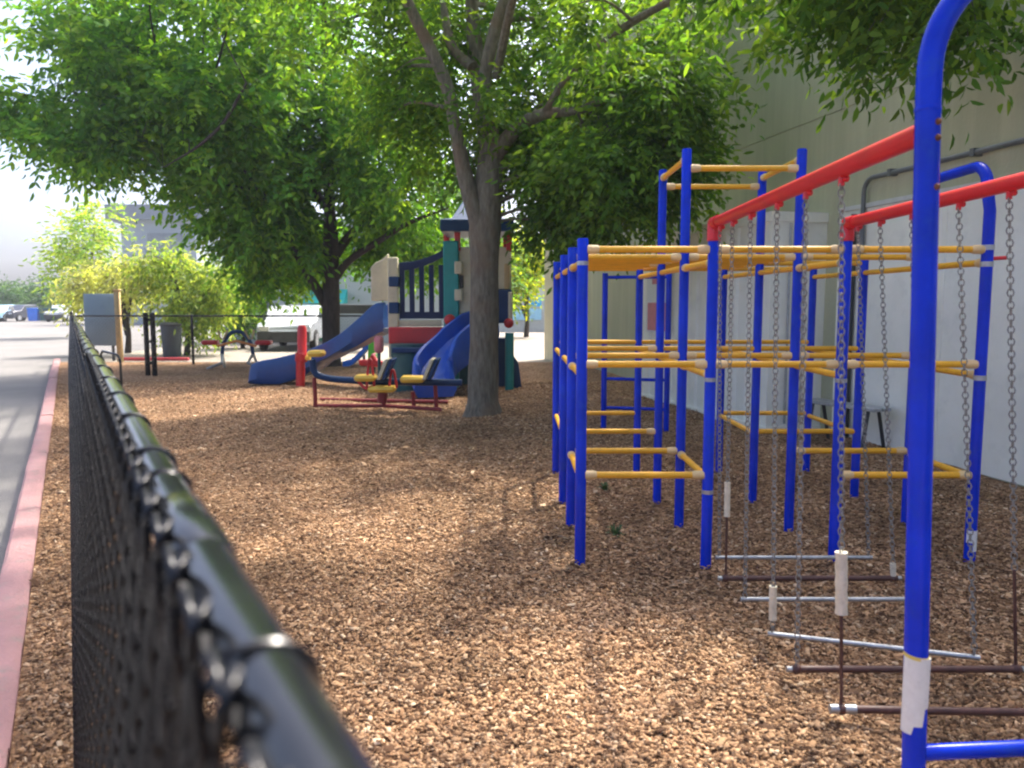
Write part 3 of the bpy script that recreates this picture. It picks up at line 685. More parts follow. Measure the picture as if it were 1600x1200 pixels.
tr2 = [([(b2.x, Y2, -.1), (b2.x, Y2, .3), Q(517, 480, Y2), Q(517, 400, Y2), Q(515, 330, Y2), Q(512, 230, Y2), Q(508, 90, Y2), Q(505, -80, Y2)], [.27, .22, .21, .19, .14, .11, .08, .03]),
       ([Q(512, 480, Y2), Q(488, 440, Y2-.2), Q(465, 400, Y2-.5), Q(440, 355, Y2-.9), Q(400, 290, Y2-1.3), Q(340, 210, Y2-1.8)], [.12, .1, .085, .07, .05, .02]),
       ([Q(514, 435, Y2), Q(495, 418, Y2+.4), Q(475, 400, Y2+.8), Q(430, 330, Y2+1.3)], [.08, .06, .05, .02]),
       ([Q(520, 440, Y2), Q(545, 408, Y2-.2), Q(590, 378, Y2-.5), Q(640, 348, Y2-.8), Q(700, 325, Y2-1.)], [.11, .085, .07, .05, .02]),
       ([Q(520, 405, Y2), Q(545, 370, Y2+.3), Q(585, 335, Y2+.5), Q(630, 300, Y2+.8), Q(690, 230, Y2+1.1)], [.12, .1, .08, .06, .02]),
       ([Q(514, 330, Y2), Q(450, 240, Y2-.8), Q(360, 150, Y2-1.6), Q(250, 110, Y2-2.), Q(120, 90, Y2-2.4)], [.10, .08, .06, .045, .015]),
       ([Q(385, 130, Y2-3.2), Q(350, 190, Y2-3.4), Q(310, 228, Y2-3.5), Q(255, 262, Y2-3.6)], [.03, .035, .03, .012])]
lob2 = [(Q(420, 60, Y2), (4.3, 3.6, 3.3), 800), (Q(335, 205, Y2-1.2), (2.8, 2.2, 1.45), 370), (Q(600, 250, Y2), (1.8, 1.8, 1.6), 230), (Q(420, 340, Y2-.2), (1.5, 1.5, 1.1), 230),
        (Q(400, 425, Y2+1.), (.6, .8, .35), 45), (Q(640, 385, Y2+1.5), (1.3, 1.4, .55), 110), (Q(170, 130, Y2-1.8), (1.7, 1.7, 1.5), 165), (Q(45, 150, Y2-2.2), (.85, 1.1, .75), 42),
        (Q(110, 35, Y2-2), (1.5, 1.5, .9), 62), (Q(150, 225, Y2-2.2), (1.2, 1.1, .42), 60), (Q(560, 360, Y2+1.8), (1.5, 1, 1.1), 120), (Q(470, 400, Y2+2.0), (.8, .9, .7), 60)]
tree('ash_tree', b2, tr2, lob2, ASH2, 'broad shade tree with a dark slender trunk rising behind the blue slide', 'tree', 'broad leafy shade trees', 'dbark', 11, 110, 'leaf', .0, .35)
# background trees
def bushy(name, u, vb, Y, parts, spec, label, cat, group, seed, leaf='leaf', gap=.0, trunk=.12, top=None, nbr=30):
    x = P(u, vb, Y).x; zt = top or P(u, parts[0][1], Y).z
    limbs = [([(x, Y, -.15), (x+.05, Y, zt*.3), (x-.05, Y, zt*.65), (x, Y, zt)], [trunk, trunk*.8, trunk*.6, trunk*.25])]
    for k in range(4):
        q = random.choice(parts); limbs.append(([(x, Y, zt*.25+.1*k), P(u*.5+q[0]*.5, q[1]+30, Y), P(q[0], q[1], Y)], [trunk*.6, trunk*.4, trunk*.15]))
    lobes = [(P(a, b, Y+random.uniform(-.4, .4)), (rx*Y/1250, rx*Y/1250*.9, rz*Y/1250), n) for a, b, rx, rz, n in parts]
    return tree(name, (x, Y, 0), limbs, lobes, spec, label, cat, group, 'dbark', seed, nbr, leaf, gap, .8)
YEL = dict(leaves=4, leaflets=5, len=.17, wid=.06, droop=1.5, spread=.18, col=(.17, .30, .05), yel=(.40, .46, .08))
GRY = dict(leaves=4, leaflets=5, len=.15, wid=.06, droop=1.3, spread=.15, col=(.22, .21, .16), yel=(.34, .33, .2))
bushy('weeping_shrub', 200, 560, 24.5, [(185, 447, 54, 36, 75), (135, 452, 34, 36, 50), (212, 424, 44, 28, 55), (165, 424, 36, 18, 32)], {**YEL, 'col': (.22, .24, .17), 'yel': (.32, .37, .12)}, 'yellow green weeping shrub with greyish flower heads behind the metal sign board', 'shrub', 'yellow weeping shrubs beyond the fence', 5, trunk=.1)
bushy('weeping_shrub', 292, 560, 23.5, [(290, 440, 55, 45, 110), (325, 450, 42, 48, 90), (255, 405, 40, 30, 60), (300, 490, 45, 30, 60), (345, 430, 22, 30, 40)], {**YEL, 'col': (.12, .20, .06), 'yel': (.30, .35, .11)}, 'bright yellow weeping shrub right of the thick double post', 'shrub', 'yellow weeping shrubs beyond the fence', 8, trunk=.1)
bushy('airy_tree', 140, 520, 38, [(130, 385, 48, 55, 95), (150, 350, 35, 30, 45), (110, 430, 28, 35, 30)], {**YEL, 'len': .24, 'wid': .09, 'spread': .25, 'droop': .6, 'col': (.14, .25, .06), 'yel': (.33, .40, .08)}, 'tall airy lime green tree in front of the pale tower building', 'tree', None, 14, gap=.06)
DKG = dict(leaves=4, leaflets=5, len=.36, wid=.16, droop=.5, spread=.4, col=(.045, .11, .035), yel=(.10, .18, .03))
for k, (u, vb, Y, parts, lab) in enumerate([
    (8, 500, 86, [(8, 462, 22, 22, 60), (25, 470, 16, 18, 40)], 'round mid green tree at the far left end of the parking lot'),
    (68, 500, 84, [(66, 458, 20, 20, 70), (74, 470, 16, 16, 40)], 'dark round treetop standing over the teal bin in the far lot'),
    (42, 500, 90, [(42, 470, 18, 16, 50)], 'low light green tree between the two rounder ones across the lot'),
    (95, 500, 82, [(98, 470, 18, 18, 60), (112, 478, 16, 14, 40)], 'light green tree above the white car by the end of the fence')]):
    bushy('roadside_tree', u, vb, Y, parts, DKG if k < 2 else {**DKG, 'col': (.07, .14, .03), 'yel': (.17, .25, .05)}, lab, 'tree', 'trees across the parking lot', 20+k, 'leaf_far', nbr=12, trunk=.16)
bushy('lime_tree', 822, 530, 36, [(818, 410, 26, 50, 120), (800, 440, 22, 40, 60), (835, 380, 20, 30, 50)], {**YEL, 'len': .24, 'wid': .1, 'spread': .25, 'droop': .4, 'col': (.13, .24, .03), 'yel': (.46, .46, .03)}, 'sunny lime yellow tree seen between the play house and the wall corner', 'tree', None, 31, nbr=14)
bushy('garden_tree', 590, 520, 33, [(575, 430, 50, 42, 130), (640, 410, 50, 50, 120), (700, 400, 50, 60, 110), (760, 400, 40, 60, 90)], {**DKG, 'len': .26, 'wid': .11, 'col': (.06, .14, .025), 'yel': (.28, .36, .04)}, 'bright green tree behind the play house, beyond the far path', 'tree', None, 33, nbr=24, trunk=.2)
bushy('evergreen_bush', 378, 520, 27, [(375, 455, 26, 36, 90), (372, 490, 20, 22, 40)], {**DKG, 'len': .16, 'wid': .07, 'spread': .15}, 'dark rounded bush beside the yellow shrub at the pale building', 'bush', None, 35, nbr=10, trunk=.08)
# weeds
for u, v, lab in ((962, 838, 'small dark green weed sprouting between the front climbing posts'), (945, 762, 'tiny weed tuft behind the lowest yellow bar of the climbing frame')):
    g = G(u, v); wd = thing('weed', (g.x, g.y, gz(g.x, g.y)), lab, 'weed', 'weeds in the bark')
    pts = []; b = MB()
    for i in range(26):
        a = random.uniform(0, 6.28); l = random.uniform(.03, .08); hh = random.uniform(.015, .07); w = random.uniform(.006, .014)
        p0 = Vector((g.x, g.y, gz(g.x, g.y))); d = Vector((math.cos(a), math.sin(a), 0)); s_ = Vector((-d.y, d.x, 0))*w
        b.add([p0-s_*.4, p0+s_*.4, p0+d*l*.6+s_+Vector((0, 0, hh)), p0+d*l+Vector((0, 0, hh*.9)), p0+d*l*.6-s_+Vector((0, 0, hh))], [(0, 1, 2, 4), (4, 2, 3)])
    o = b.build('blades', paint('weed_green', (.05, .10, .025), .6), wd, smooth=False)

# ------------------------------------------------------------------ PLAY HOUSE
ph = thing('play_house', (-1.1, 14.2, 0), 'large plastic play house with blue slides, cream panels and a dark blue roof', 'playhouse')
def pbox(name, mat, u0, u1, v0, v1, Y, dy, parent=ph, bevel=.02):
    a, b = P(u0, v1, Y), P(u1, v0, Y); m = MB(); m.box(((a.x+b.x)/2, Y+dy/2, (a.z+b.z)/2), (b.x-a.x, dy, b.z-a.z)); return m.build(name, M[mat], parent, bevel=bevel)
# left corner column with alternating blocks
pbox('column', 'cream', 608, 621, 402, 600, 13.8, .15)
for v0, v1 in ((432, 448), (472, 490)): pbox('column_block', 'navy', 607, 623, v0, v1, 13.78, .2)
a = P(583, 470, 14.3); b_ = P(609, 408, 14.3)
m = MB(); m.prism([(a.x, a.z), (b_.x, a.z), (b_.x, b_.z+.12), (b_.x-.1, b_.z+.02), (a.x+.09, b_.z-.03), (a.x, b_.z-.12)], 14.1, 14.25); m.build('side_panel', M['cream'], ph, bevel=.02)
# railing panel with slots
z0, z1 = P(0, 498, 13.9).z, P(0, 412, 13.9).z; xs = [P(u, 450, 13.9).x for u in (624, 694)]; wd_ = xs[1]-xs[0]
m = MB(); m.box(((xs[0]+xs[1])/2, 13.9, z0+.06), (wd_, .07, .12))
for k in range(5): m.box((xs[0]+.05+(wd_-.1)*k/4, 13.9, (z0+z1)/2+.03), (.085, .0695, z1-z0-.1))
n = 10; tp = []
for k in range(n+1):
    f = k/n; tp.append((xs[0]+wd_*f, z1+.02+.22*f*f))
m.prism([(x, z) for x, z in tp]+[(x, z-.12-.02*(1-i/n)) for i, (x, z) in reversed(list(enumerate(tp)))], 13.862, 13.94); m.build('slotted_railing', M['dnavy'], ph, bevel=.01)
# deck and red fascia, posts below
m = MB(); m.box((-1.35, 14.5, 1.02), (1.75, 1.3, .08)); m.build('deck', M['conduit'], ph)
pbox('deck_edge', 'cream', 622, 690, 500, 510, 13.84, .08); pbox('fascia', 'rplast', 607, 692, 511, 537, 13.74, .12)
m = MB(); m.tube([P(638, 537, 13.6)+Vector((0, 0, 0)), Vector((P(638, 537, 13.6).x, 13.6, -.05))], .30, 12); m.build('crawl_barrel', M['dteal'], ph)
for k in range(6):
    pass
pbox('lower_wall', 'dteal', 640, 735, 535, 602, 14.6, .1); pbox('blue_band', 'navy', 612, 662, 543, 552, 13.25, .06)
# tower
pbox('teal_column', 'teal', 694, 716, 376, 606, 13.8, .17)
for v0, v1 in ((408, 428), (452, 470)): pbox('column_block', 'cream', 710, 722, v0, v1, 13.77, .2)
pbox('front_panel', 'cream', 717, 776, 386, 492, 13.9, .1); pbox('arched_side', 'cream', 776, 799, 386, 452, 13.92, .1)
pbox('dark_window', 'dark', 718, 724, 430, 450, 13.86, .03); pbox('inner_gap', 'tan', 788, 796, 412, 452, 13.88, .03)
pbox('lower_side', 'navy', 772, 800, 452, 505, 13.86, .14); pbox('cream_strip', 'cream', 794, 801, 456, 500, 13.8, .04)
for u, Y in ((697, 14.9), (714, 13.85), (795, 13.85), (790, 14.9)): pbox('roof_post', 'rplast', u-4, u+5, 356, 392, Y, .1)
# roof: hipped with a ridge
x0, x1 = P(688, 360, 13.7).x, P(803, 360, 13.7).x; zr = P(0, 362, 13.7).z; zt = P(0, 326, 13.7).z; xm = (x0+x1)/2
m = MB(); y0_, y1_ = 13.6, 15.1
m.loft([[Vector((x0, y0_, zr)), Vector((x1, y0_, zr)), Vector((x1, y1_, zr)), Vector((x0, y1_, zr))], [Vector((x0, y0_, zr+.2)), Vector((x1, y0_, zr+.2)), Vector((x1, y1_, zr+.2)), Vector((x0, y1_, zr+.2))],
        [Vector((x0+.2, y0_+.15, zr+.24)), Vector((x1-.2, y0_+.15, zr+.24)), Vector((x1-.2, y1_-.15, zr+.24)), Vector((x0+.2, y1_-.15, zr+.24))], [Vector((xm-.25, 14.3, zt+.25)), Vector((xm+.25, 14.3, zt+.25)), Vector((xm+.25, 14.5, zt+.25)), Vector((xm-.25, 14.5, zt+.25))]])
m.build('roof', M['navy'], ph, smooth=False, bevel=.03)
m = MB(); q = P(703, 500, 13.6); m.sphere(q, .10, 14, 8, (1, .7, 1)); m.build('red_knob', M['rplast'], ph)
q = P(795, 505, 13.7); m = MB(); m.sphere(q, .085, 14, 8, (1, .7, 1)); m.build('red_knob', M['rplast'], ph)
q = P(796, 520, 13.75); m = MB(); m.tube([(q.x, 13.75, -.1), (q.x, 13.75, q.z)], .075, 12); m.build('teal_leg', M['teal'], ph)
m = MB(); q = P(810, 606, 13.9); m.prism([(q.x-.1, -.05), (q.x+.07, -.05), (q.x-.0, .45), (q.x-.1, .6)], 13.9, 14.1); m.build('ladder_side', M['navy'], ph)
pbox('back_panel', 'navy', 772, 790, 528, 604, 14.2, .1)
def slide(path, width, side, mat, name, skirt):
    sp = spline(path, 8); rings = []; k = len(path)-1
    for i, p in enumerate(sp):
        t = sp[min(i+1, len(sp)-1)]-sp[max(0, i-1)]; t.z = 0; t.normalize(); n = Vector((-t.y, t.x, 0)); h = width/2
        f = i/(len(sp)-1)*k; a = int(min(f, k-1)); sk_ = skirt[a]+(skirt[a+1]-skirt[a])*(f-a); sd = side*(1 if i < len(sp)-4 else (len(sp)-1-i)/4*.7+.3)
        q = lambda a, b: p+n*a+Vector((0, 0, b))
        rings.append([q(-h-.02, -sk_), q(-h-.085, -sk_*.35), q(-h-.06, sd-.04), q(-h-.045, sd+.015), q(-h-.015, sd+.03), q(-h+.02, sd+.015), q(-h+.035, sd-.03), q(-h+.07, .05), q(-h*.4, .0), q(h*.4, 0), q(h-.07, .05), q(h-.035, sd-.03), q(h-.02, sd+.015), q(h+.015, sd+.03), q(h+.045, sd+.015), q(h+.06, sd-.04), q(h+.085, -sk_*.35), q(h+.02, -sk_)])
    m = MB(); m.loft(rings); return m.build(name, M[mat], ph)
prof_ = [(609, 475, 517), (590, 479, 525), (562, 503, 541), (534, 526, 553), (507, 541, 566), (480, 551, 586), (440, 561, 600), (412, 567, 602), (402, 576, 601)]
pth, skr = [], []
for k, (u, v0, v1) in enumerate(prof_):
    Y = 14.2+.65*(k/8); a = P(u, v0, Y); b_ = P(u, v1, Y); pth.append(Vector((a.x, Y+.25, a.z-.24))); skr.append(max(.05, a.z-.24-max(b_.z, .0)))
slide(pth, .5, .24, 'slideblue', 'wavy_slide', skr)
slide([Vector((-.50, 13.75, 1.06)), Vector((-.70, 13.45, .98)), Vector((-.95, 13.2, .80)), Vector((-1.17, 12.98, .55)), Vector((-1.26, 12.72, .34)), Vector((-1.2, 12.5, .2))], .52, .27, 'royal', 'curved_slide', [.3, .32, .34, .3, .26, .18])
# ------------------------------------------------------------------ toddler rockers
Ys = 11.45
ss = thing('rocking_seesaw', (-1.95, Ys, 0), 'four seat toddler seesaw with yellow seats on a low maroon tube base', 'seesaw')
m = MB(); m.tube([P(490, 634, Ys), P(600, 634, Ys), P(690, 640, Ys-.2)], .028, 10); m.build('base_tube', M['maroon'], ss)
m = MB(); m.tube([P(500, 624, Ys+.7), P(700, 628, Ys+.7)], .028, 10); m.build('base_tube', M['maroon'], ss)
for u, v0, v1 in ((491, 590, 634), (598, 612, 634), (645, 612, 638), (680, 600, 640)):
    m = MB(); m.tube([P(u, v0, Ys), P(u+2, v1, Ys)], .03, 10); m.build('upright', M['maroon'], ss)
m = MB(); m.tube(spline([P(488, 562, Ys), P(492, 582, Ys), P(512, 591, Ys), P(560, 595, Ys), P(640, 597, Ys), P(722, 598, Ys)], 5), .05, 10); m.build('rocking_beam', M['navy'], ss)
for u0, u1, v in ((483, 507, 552), (556, 588, 590), (577, 619, 607), (627, 664, 592)):
    a = P(u0, v, Ys-.1); b_ = P(u1, v, Ys-.1); m = MB(); m.rbox(((a.x+b_.x)/2, Ys-.12, a.z), (b_.x-a.x, .30, .085), .03); m.build('seat', M['yplast'], ss)
for u, v0, v1 in ((600, 560, 592), (670, 560, 592)):
    a = P(u-6, v1, Ys-.15); b_ = P(u+7, v0, Ys-.15); dx = b_.x-a.x; w = .055
    for mat, o_, nm in (('cream', 0, 'backrest'), ('navy', .07, 'backrest_shell')):
        m = MB(); m.prism([(a.x-w/2+o_, a.z), (a.x+w/2+o_, a.z), (b_.x+w/2+o_, b_.z), (b_.x-w/2+o_, b_.z)], Ys-.32, Ys+.06); m.build(nm, M[mat], ss, bevel=.012)
for u, v0, v1 in ((580, 562, 606), (615, 578, 606)):
    a = P(u-7, v1, Ys-.2); b_ = P(u+5, v1, Ys-.2); zt = P(u, v0, Ys-.2).z
    m = MB(); m.tube(spline([a, Vector((a.x+.03, a.y, zt-.05)), Vector(((a.x+b_.x)/2, a.y, zt)), Vector((b_.x-.03, a.y, zt-.05)), b_], 5), .018, 8); m.build('handle', M['rplast'], ss)
m = MB(); m.tube([P(598, 612, Ys-.1), P(597, 628, Ys-.1)], .07, 12); m.build('pivot', M['maroon'], ss)
m = MB(); a = P(575, 607, Ys-.1); m.tube(spline([P(560, 596, Ys-.2), P(570, 606, Ys-.2), P(584, 610, Ys-.2)], 4), .022, 8); m.build('foot_rest', M['rplast'], ss)
# red post
g = G(469, 605); rp = thing('play_post', g, 'upright red plastic post in front of the long blue slide', 'post')
m = MB(); m.tube([(g.x, g.y, -.1), (g.x+.02, g.y, .45), (g.x+.03, g.y, .47), (g.x+.04, g.y, .6), (g.x+.05, g.y, .62), (g.x+.06, g.y, 1.04), (g.x+.06, g.y, 1.10)], [.08, .08, .11, .11, .085, .08, .06], 14); m.build('shaft', M['rplast'], rp)
m = MB(); m.tube([(g.x+.03, g.y-.02, .53), (g.x+.2, g.y-.02, .53)], .05, 10); m.build('stub', M['yplast'], rp)
# small toddler slide
g = G(558, 572); ts = thing('toddler_slide', g, 'small bright blue toddler slide with lime green steps under the big slide', 'toddler slide')
m = MB(); sp = spline([g+Vector((-.28, -.1, .03)), g+Vector((-.1, 0, .08)), g+Vector((.12, .05, .28)), g+Vector((.3, .1, .48))], 5)
m.loft([[p+Vector((0, -.2, .1)), p+Vector((0, -.17, .1)), p+Vector((0, -.15, .01)), p+Vector((0, .15, .01)), p+Vector((0, .17, .1)), p+Vector((0, .2, .1)), p+Vector((0, .19, -.04)), p+Vector((0, -.19, -.04))] for p in sp]); m.build('chute', M['sky'], ts)
m = MB(); m.prism([(g.x+.26, .0), (g.x+.5, .0), (g.x+.42, .62), (g.x+.3, .66)], g.y-.12, g.y+.3); m.build('steps', M['lime'], ts, bevel=.03)
g = G(582, 590); sr = thing('spring_rider', g, 'little red spring rider with pink grips beside the lime steps', 'spring rider')
b = MB()
b.tube([g+Vector((.07*math.cos(i*.9), .07*math.sin(i*.9), -.02+.006*i)) for i in range(40)], .012, 6); b.build('spring', M['dark'], sr)
m = MB(); m.prism([(g.x-.24, .24), (g.x+.16, .22), (g.x+.22, .34), (g.x+.1, .36), (g.x+.05, .46), (g.x-.02, .46), (g.x-.06, .36), (g.x-.28, .36)], g.y-.08, g.y+.08); m.build('body', M['rplast'], sr, bevel=.03)
m = MB(); m.tube([g+Vector((.03, -.16, .47)), g+Vector((.03, .16, .47))], .02, 8); m.build('handle', M['poster'], sr)
m = MB(); q = P(592, 538, 14.2); m.rbox((q.x, 14.2, q.z), (.15, .2, .3), .04)
pd = thing('toy_panel', (q.x, 14.2, 0), 'pink and white toy panel on a post beneath the red deck edge', 'toy panel')
m.build('panel', M['poster'], pd); m = MB(); m.tube([(q.x, 14.2, -.05), (q.x, 14.2, q.z-.15)], .03, 8); m.build('post', M['dteal'], pd)
# twin seat rocker by the far fence
g = G(372, 574); tw = thing('twin_seat_rocker', g, 'blue arched two seat rocker with orange handles and red seats by the far fence', 'rocker')
m = MB(); m.tube(arc(g+Vector((0, 0, .3)), .36, math.pi, 0, (1, 0, 0), (0, 0, 1.5), 12), .045, 10); m.build('arch', M['navy'], tw)
for s_ in (-1, 1):
    m = MB(); m.tube([g+Vector((s_*.36, 0, .32)), g+Vector((s_*.30, -.2, .12)), g+Vector((s_*.62, -.3, -.02))], .035, 8); m.build('foot', M['steel'], tw)
    m = MB(); m.tube([g+Vector((s_*.36, 0, .32)), g+Vector((s_*.4, .25, -.02))], .035, 8); m.build('foot', M['pvc'], tw)
    m = MB(); m.tube([g+Vector((0, -.05, .62)), g+Vector((s_*.45, -.05, .5)), g+Vector((s_*.5, -.05, .62))], .03, 8); m.build('arm', M['orange'], tw)
    m = MB(); m.tube([g+Vector((s_*.42, -.05, .88)), g+Vector((s_*.36, -.05, .66)), g+Vector((s_*.30, -.05, .66)), g+Vector((s_*.2, -.05, .86))], .022, 8); m.build('handle', M['tan'], tw)
    m = MB(); m.rbox(g+Vector((s_*.62, 0, .58)), (.36, .26, .1), .03); m.build('seat', M['rplast'], tw)

# ------------------------------------------------------------------ BACKGROUND
def bld(name, c, d, mat, label, cat, roof=True):
    t = thing(name, (c[0], c[1], 0), label, cat)
    m = MB(); m.box((c[0], c[1], d[2]/2-.15), (d[0], d[1], d[2]+.1)); m.build('wall', M[mat], t, smooth=False)
    if roof: m = MB(); m.box((c[0], c[1], d[2]+.12), (d[0]+.5, d[1]+.5, .3)); m.build('roof', M['trim'], t, smooth=False, bevel=.04)
    return t
t = bld('pale_building', (-6.4, 35.0, 0), (9.4, 8, 4.4), 'stucco', 'pale blue grey building with teal awnings behind the second tree', 'building')
for u0, u1, v0, v1 in ((384, 420, 462, 528),):
    a, b_ = P(u0, v1, 30.98), P(u1, v0, 30.98); m = MB(); m.box(((a.x+b_.x)/2, 30.97, (a.z+b_.z)/2), (b_.x-a.x, .08, b_.z-a.z)); o = m.build('window', M['trim'], t, smooth=False)
    for k in range(2):
        m = MB(); m.box((a.x+(b_.x-a.x)*(.27+.46*k), 30.925, (a.z+b_.z)/2), ((b_.x-a.x)*.4, .03, (b_.z-a.z)*.86)); m.build('pane', M['glass'], o, smooth=False)
m = MB(); a, b_ = P(424, 502, 30.95), P(484, 494, 30.95); m.box(((a.x+b_.x)/2, 30.95, (a.z+b_.z)/2), (b_.x-a.x, .1, b_.z-a.z)); m.build('ledge', M['trim'], t, smooth=False)
a, b_ = P(487, 532, 30.97), P(506, 468, 30.97); m = MB(); m.box(((a.x+b_.x)/2, 30.97, a.z*.5+b_.z*.5), (b_.x-a.x, .08, b_.z-a.z)); dr = m.build('door', M['gdoor'], t, smooth=False)
m = MB(); m.box(((a.x+b_.x)/2, 30.92, a.z*.4+b_.z*.6), ((b_.x-a.x)*.6, .03, (b_.z-a.z)*.5)); m.build('pane', M['glass'], dr, smooth=False)
for u0, u1 in ((480, 504), (526, 542)):
    a, b_ = P(u0, 474, 30.9), P(u1, 452, 30.9); m = MB(); m.add([(a.x, 31, b_.z), (b_.x, 31, b_.z), (b_.x, 30.2, a.z), (a.x, 30.2, a.z), (a.x, 31, a.z), (b_.x, 31, a.z)], [(0, 1, 2, 3), (0, 3, 4), (1, 5, 2), (4, 3, 2, 5), (0, 4, 5, 1)]); m.build('awning', M['tealaw'], t, smooth=False)
# dark roofed shelter left of the play house
a, b_ = P(522, 476, 25), P(590, 490, 25); sv = thing('shelter', ((a.x+b_.x)/2, 25, 0), 'open shelter with a dark flat roof behind the blue slide', 'shelter')
m = MB(); m.box(((a.x+b_.x)/2, 25.6, (a.z+b_.z)/2), (b_.x-a.x, 1.4, a.z-b_.z)); m.build('roof', M['dark'], sv, smooth=False, bevel=.02)
for x in (a.x+.1, b_.x-.1):
    m = MB(); m.tube([(x, 25.1, -.05), (x, 25.1, b_.z)], .05, 8); m.build('post', M['cwhite'], sv)
# tower building far left
t = bld('tower_building', (-26.6, 64, 0), (5.6, 6, 7.6), 'stucco', 'distant pale tower building with a grey cornice above the yellow shrubs', 'building', False)
m = MB(); m.box((-26.6, 64, 8.2), (7.2, 7.4, 1.1)); m.build('cornice', M['trim'], t, smooth=False); m = MB(); m.box((-26.6, 64, 7.6), (6.4, 6.6, .25)); m.build('cornice_step', M['stucco'], t, smooth=False)
m = MB(); m.box((-26.1, 60.96, 5.6), (2.6, .12, 2.2)); m.build('recess', M['trim'], t, smooth=False)
# white building with blue sign in the gap
t = bld('white_building', (1.6, 47, 0), (8, 6, 3.4), 'cwhite', 'white building with a blue sign seen through the gap beside the wall corner', 'building', False)
a, b_ = P(822, 479, 43.9), P(846, 462, 43.9); m = MB(); m.box(((a.x+b_.x)/2, 43.95, (a.z+b_.z)/2), (b_.x-a.x, .1, b_.z-a.z)); m.build('sign', M['signblue'], t, smooth=False)
a, b_ = P(799, 500, 43.9), P(846, 482, 43.9); m = MB(); m.box(((a.x+b_.x)/2, 43.95, (a.z+b_.z)/2), (b_.x-a.x, .1, b_.z-a.z)); m.build('sign_band', M['signlt'], t, smooth=False)
# blue grey sign board seen from behind
Yc = 21.2; a, b_ = P(135, 540, Yc), P(181, 459, Yc); sb = thing('sign_board', ((a.x+b_.x)/2, Yc, 0), 'blank blue grey metal board on short legs behind the fence corner', 'sign board')
m = MB(); m.rbox(((a.x+b_.x)/2, Yc, (a.z+b_.z)/2), (b_.x-a.x, .1, b_.z-a.z), .02); m.build('board', M['cab'], sb)
for x in (a.x+.14, b_.x-.14):
    m = MB(); m.tube([(x, Yc, -.1), (x, Yc, a.z+.02)], .04, 8); m.build('leg', M['dark'], sb)
g = P(188, 560, 20.6); tp_ = thing('wooden_post', (g.x, 20.6, 0), 'pale tan wooden post beside the blue grey board', 'post')
m = MB(); m.rbox((g.x, 20.6, .85), (.13, .13, 1.9), .02); m.build('shaft', M['tan'], tp_); m = MB(); m.rbox((g.x, 20.6, 1.82), (.16, .16, .05), .015); m.build('cap', M['tan'], tp_)
# planters / bin boxes behind
g = P(262, 545, 22.5); bn_ = thing('waste_bin', (g.x, 22.5, 0), 'dark grey waste bin beneath the bright yellow shrub', 'waste bin')
m = MB(); m.tube([(g.x+.12, 22.5, -.05), (g.x+.12, 22.5, .05), (g.x+.12, 22.5, .85)], [.22, .24, .28], 16); m.build('body', M['bingrey'], bn_); m = MB(); m.tube([(g.x+.12, 22.5, .85), (g.x+.12, 22.5, .9), (g.x+.12, 22.5, .96)], [.30, .30, .2], 16); m.build('lid', M['dark'], bn_)
# parked vehicles far across the lot
def car(x, y, mat, label, yaw=0, van=False):
    t = thing('parked_car', (0, 0, 0), label, 'car', 'cars parked across the lot'); h = 1.45
    pr = [(-2.1, .3), (-2.1, .75), (-1.9, .88), (-1.0, .95), (-.5, 1.42), (.9, 1.45), (1.7, 1.0), (2.1, .92), (2.15, .35)]
    m = MB(); m.loft([[Vector((sx*w, yy, z)) for yy, z in pr] for sx, w in ((-1, .82), (-1, .86), (1, .86), (1, .82))]) if False else m.loft([[Vector((xx, yy, z if z < .97 else z)) for yy, z in pr] for xx in (-.85, -.8, .8, .85)])
    m.build('body', M[mat], t, bevel=.05)
    m = MB(); m.box((0, -.74, 1.16), (1.36, .5, .03), rot=Matrix.Rotation(R(43), 3, 'X')); m.build('windscreen', M['glass'], t, smooth=False)
    for sx in (-1, 1):
        m = MB(); m.box((sx*.856, .15, 1.18), (.02, 1.5, .34)); m.build('side_window', M['glass'], t, smooth=False)
        for yy in (-1.35, 1.35):
            m = MB(); m.tube([(sx*.72, yy, .32), (sx*.9, yy, .32)], .33, 16); w = m.build('wheel', M['tyre'], t)
            m = MB(); m.tube([(sx*.89, yy, .32), (sx*.91, yy, .32)], .2, 12); m.build('rim', M['steel'], w)
        m = MB(); m.box((sx*.6, -2.11, .7), (.3, .05, .14)); m.build('headlight', M['lamp'], t, smooth=False)
    m = MB(); m.box((0, -2.12, .44), (1.62, .08, .34)); m.build('bumper', M['dark'], t, smooth=False)
    t.location = (x, y, -.12); t.rotation_euler.z = yaw; return t
Yf = 70
g = P(441, 545, 25.5)
c_ = car(g.x, 27.4, 'cwhite', 'white car parked nose out before the pale building, left of the dark trunked tree', R(3)); c_.location.z = -.02
car(P(2, 490, Yf).x, Yf, 'cblue', 'light blue car at the far left edge of the parking lot', R(8))
car(P(32, 490, Yf+1).x, Yf+1, 'cblack', 'black car parked between the light blue car and the blue bin', R(-5))
car(P(92, 490, Yf).x+.6, Yf, 'cwhite', 'white car parked right of the teal bin by the fence end', R(4))
for u, mat, w, lab, nm in ((55, 'sky', .9, 'tall bright blue bin among the far parked cars', 'recycling_bin'), (77, 'dteal', 1.3, 'wide dark teal bin between the blue bin and the white car', 'refuse_bin')):
    x = P(u, 490, Yf-1).x; t = thing(nm, (x, Yf-1, -.12), lab, 'bin', 'bins across the lot')
    m = MB(); m.loft([[Vector((x+sx*w*s_/2, Yf-1+sy*.4, z)) for sx, sy in ((-1, -1), (1, -1), (1, 1), (-1, 1))] for s_, z in ((.85, -.05), (1, .95))]); m.build('body', M[mat], t, smooth=False)
    m = MB(); m.rbox((x, Yf-1, 1.0), (w*1.06, .9, .09), .03); m.build('lid', M[mat], t)
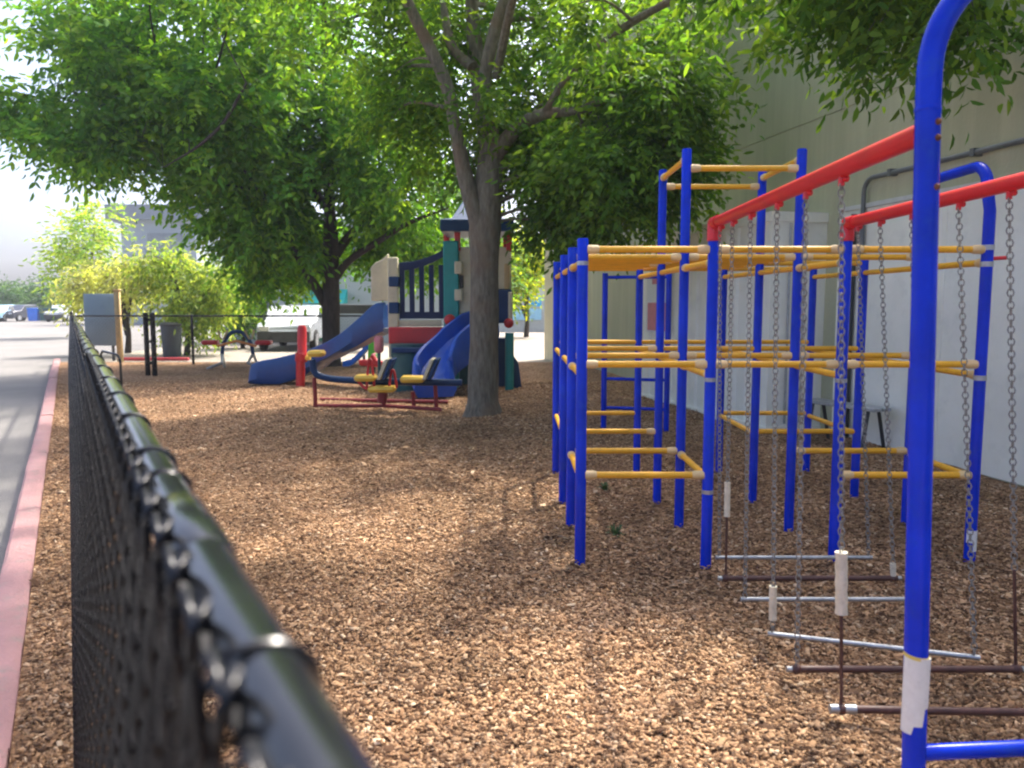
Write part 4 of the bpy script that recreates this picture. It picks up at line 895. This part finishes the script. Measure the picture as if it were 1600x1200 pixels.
# ------------------------------------------------------------------ AIR
hm = bpy.data.materials.new('hazy_air'); hm.use_nodes = True; hn = hm.node_tree; hn.nodes.clear()
ho = hn.nodes.new('ShaderNodeOutputMaterial'); hv = hn.nodes.new('ShaderNodeVolumePrincipled'); hv.inputs['Density'].default_value = HAZE
hv.inputs['Color'].default_value = (.86, .92, 1, 1); hn.links.new(hv.outputs[0], ho.inputs['Volume'])
m = MB(); m.box((0, 130, 8.5), (560, 380, 20)); tag(m.build('haze', hm, smooth=False), kind='stuff')
# ------------------------------------------------------------------ CAMERA, LIGHT
cam = bpy.data.cameras.new('camera'); co = bpy.data.objects.new('camera', cam); COL.objects.link(co); S.camera = co
co.location = (0, 0, EYE); co.rotation_euler = (math.pi/2-TH, 0, 0); cam.lens = FPX/1600*36; cam.sensor_width = 36; cam.sensor_fit = 'HORIZONTAL'
cam.clip_start = .02; cam.clip_end = 2000
cam.dof.use_dof = True; cam.dof.focus_distance = 5.5; cam.dof.aperture_fstop = 3.6
SUN_AZ, SUN_EL = R(38), R(57)          # azimuth from +Y towards +X
sl = bpy.data.lights.new('sun', 'SUN'); so = bpy.data.objects.new('sun', sl); COL.objects.link(so)
sl.energy = 2.0; sl.angle = R(2.0); sl.color = (1, .93, .82)
sd = Vector((math.sin(SUN_AZ)*math.cos(SUN_EL), math.cos(SUN_AZ)*math.cos(SUN_EL), math.sin(SUN_EL)))
so.rotation_euler = (-sd).to_track_quat('-Z', 'Y').to_euler(); so.location = sd*50
w = bpy.data.worlds.new('World'); S.world = w; w.use_nodes = True; n = w.node_tree; bg = n.nodes['Background']
sk = n.nodes.new('ShaderNodeTexSky'); sk.sky_type = 'NISHITA'; sk.sun_disc = False; sk.sun_elevation = SUN_EL; sk.sun_rotation = SUN_AZ
sk.air_density = .5; sk.dust_density = 6.3; sk.ozone_density = 2.5; sk.altitude = 50
n.links.new(sk.outputs[0], bg.inputs[0]); bg.inputs[1].default_value = .15
vs = S.view_settings; vs.view_transform = 'Standard'; vs.look = 'None'; vs.exposure = 1.98; vs.gamma = 1; vs.use_curve_mapping = False
S.cycles.filter_width = 2.2
S.cycles.max_bounces = 8; S.cycles.transmission_bounces = 6; S.cycles.use_denoising = True
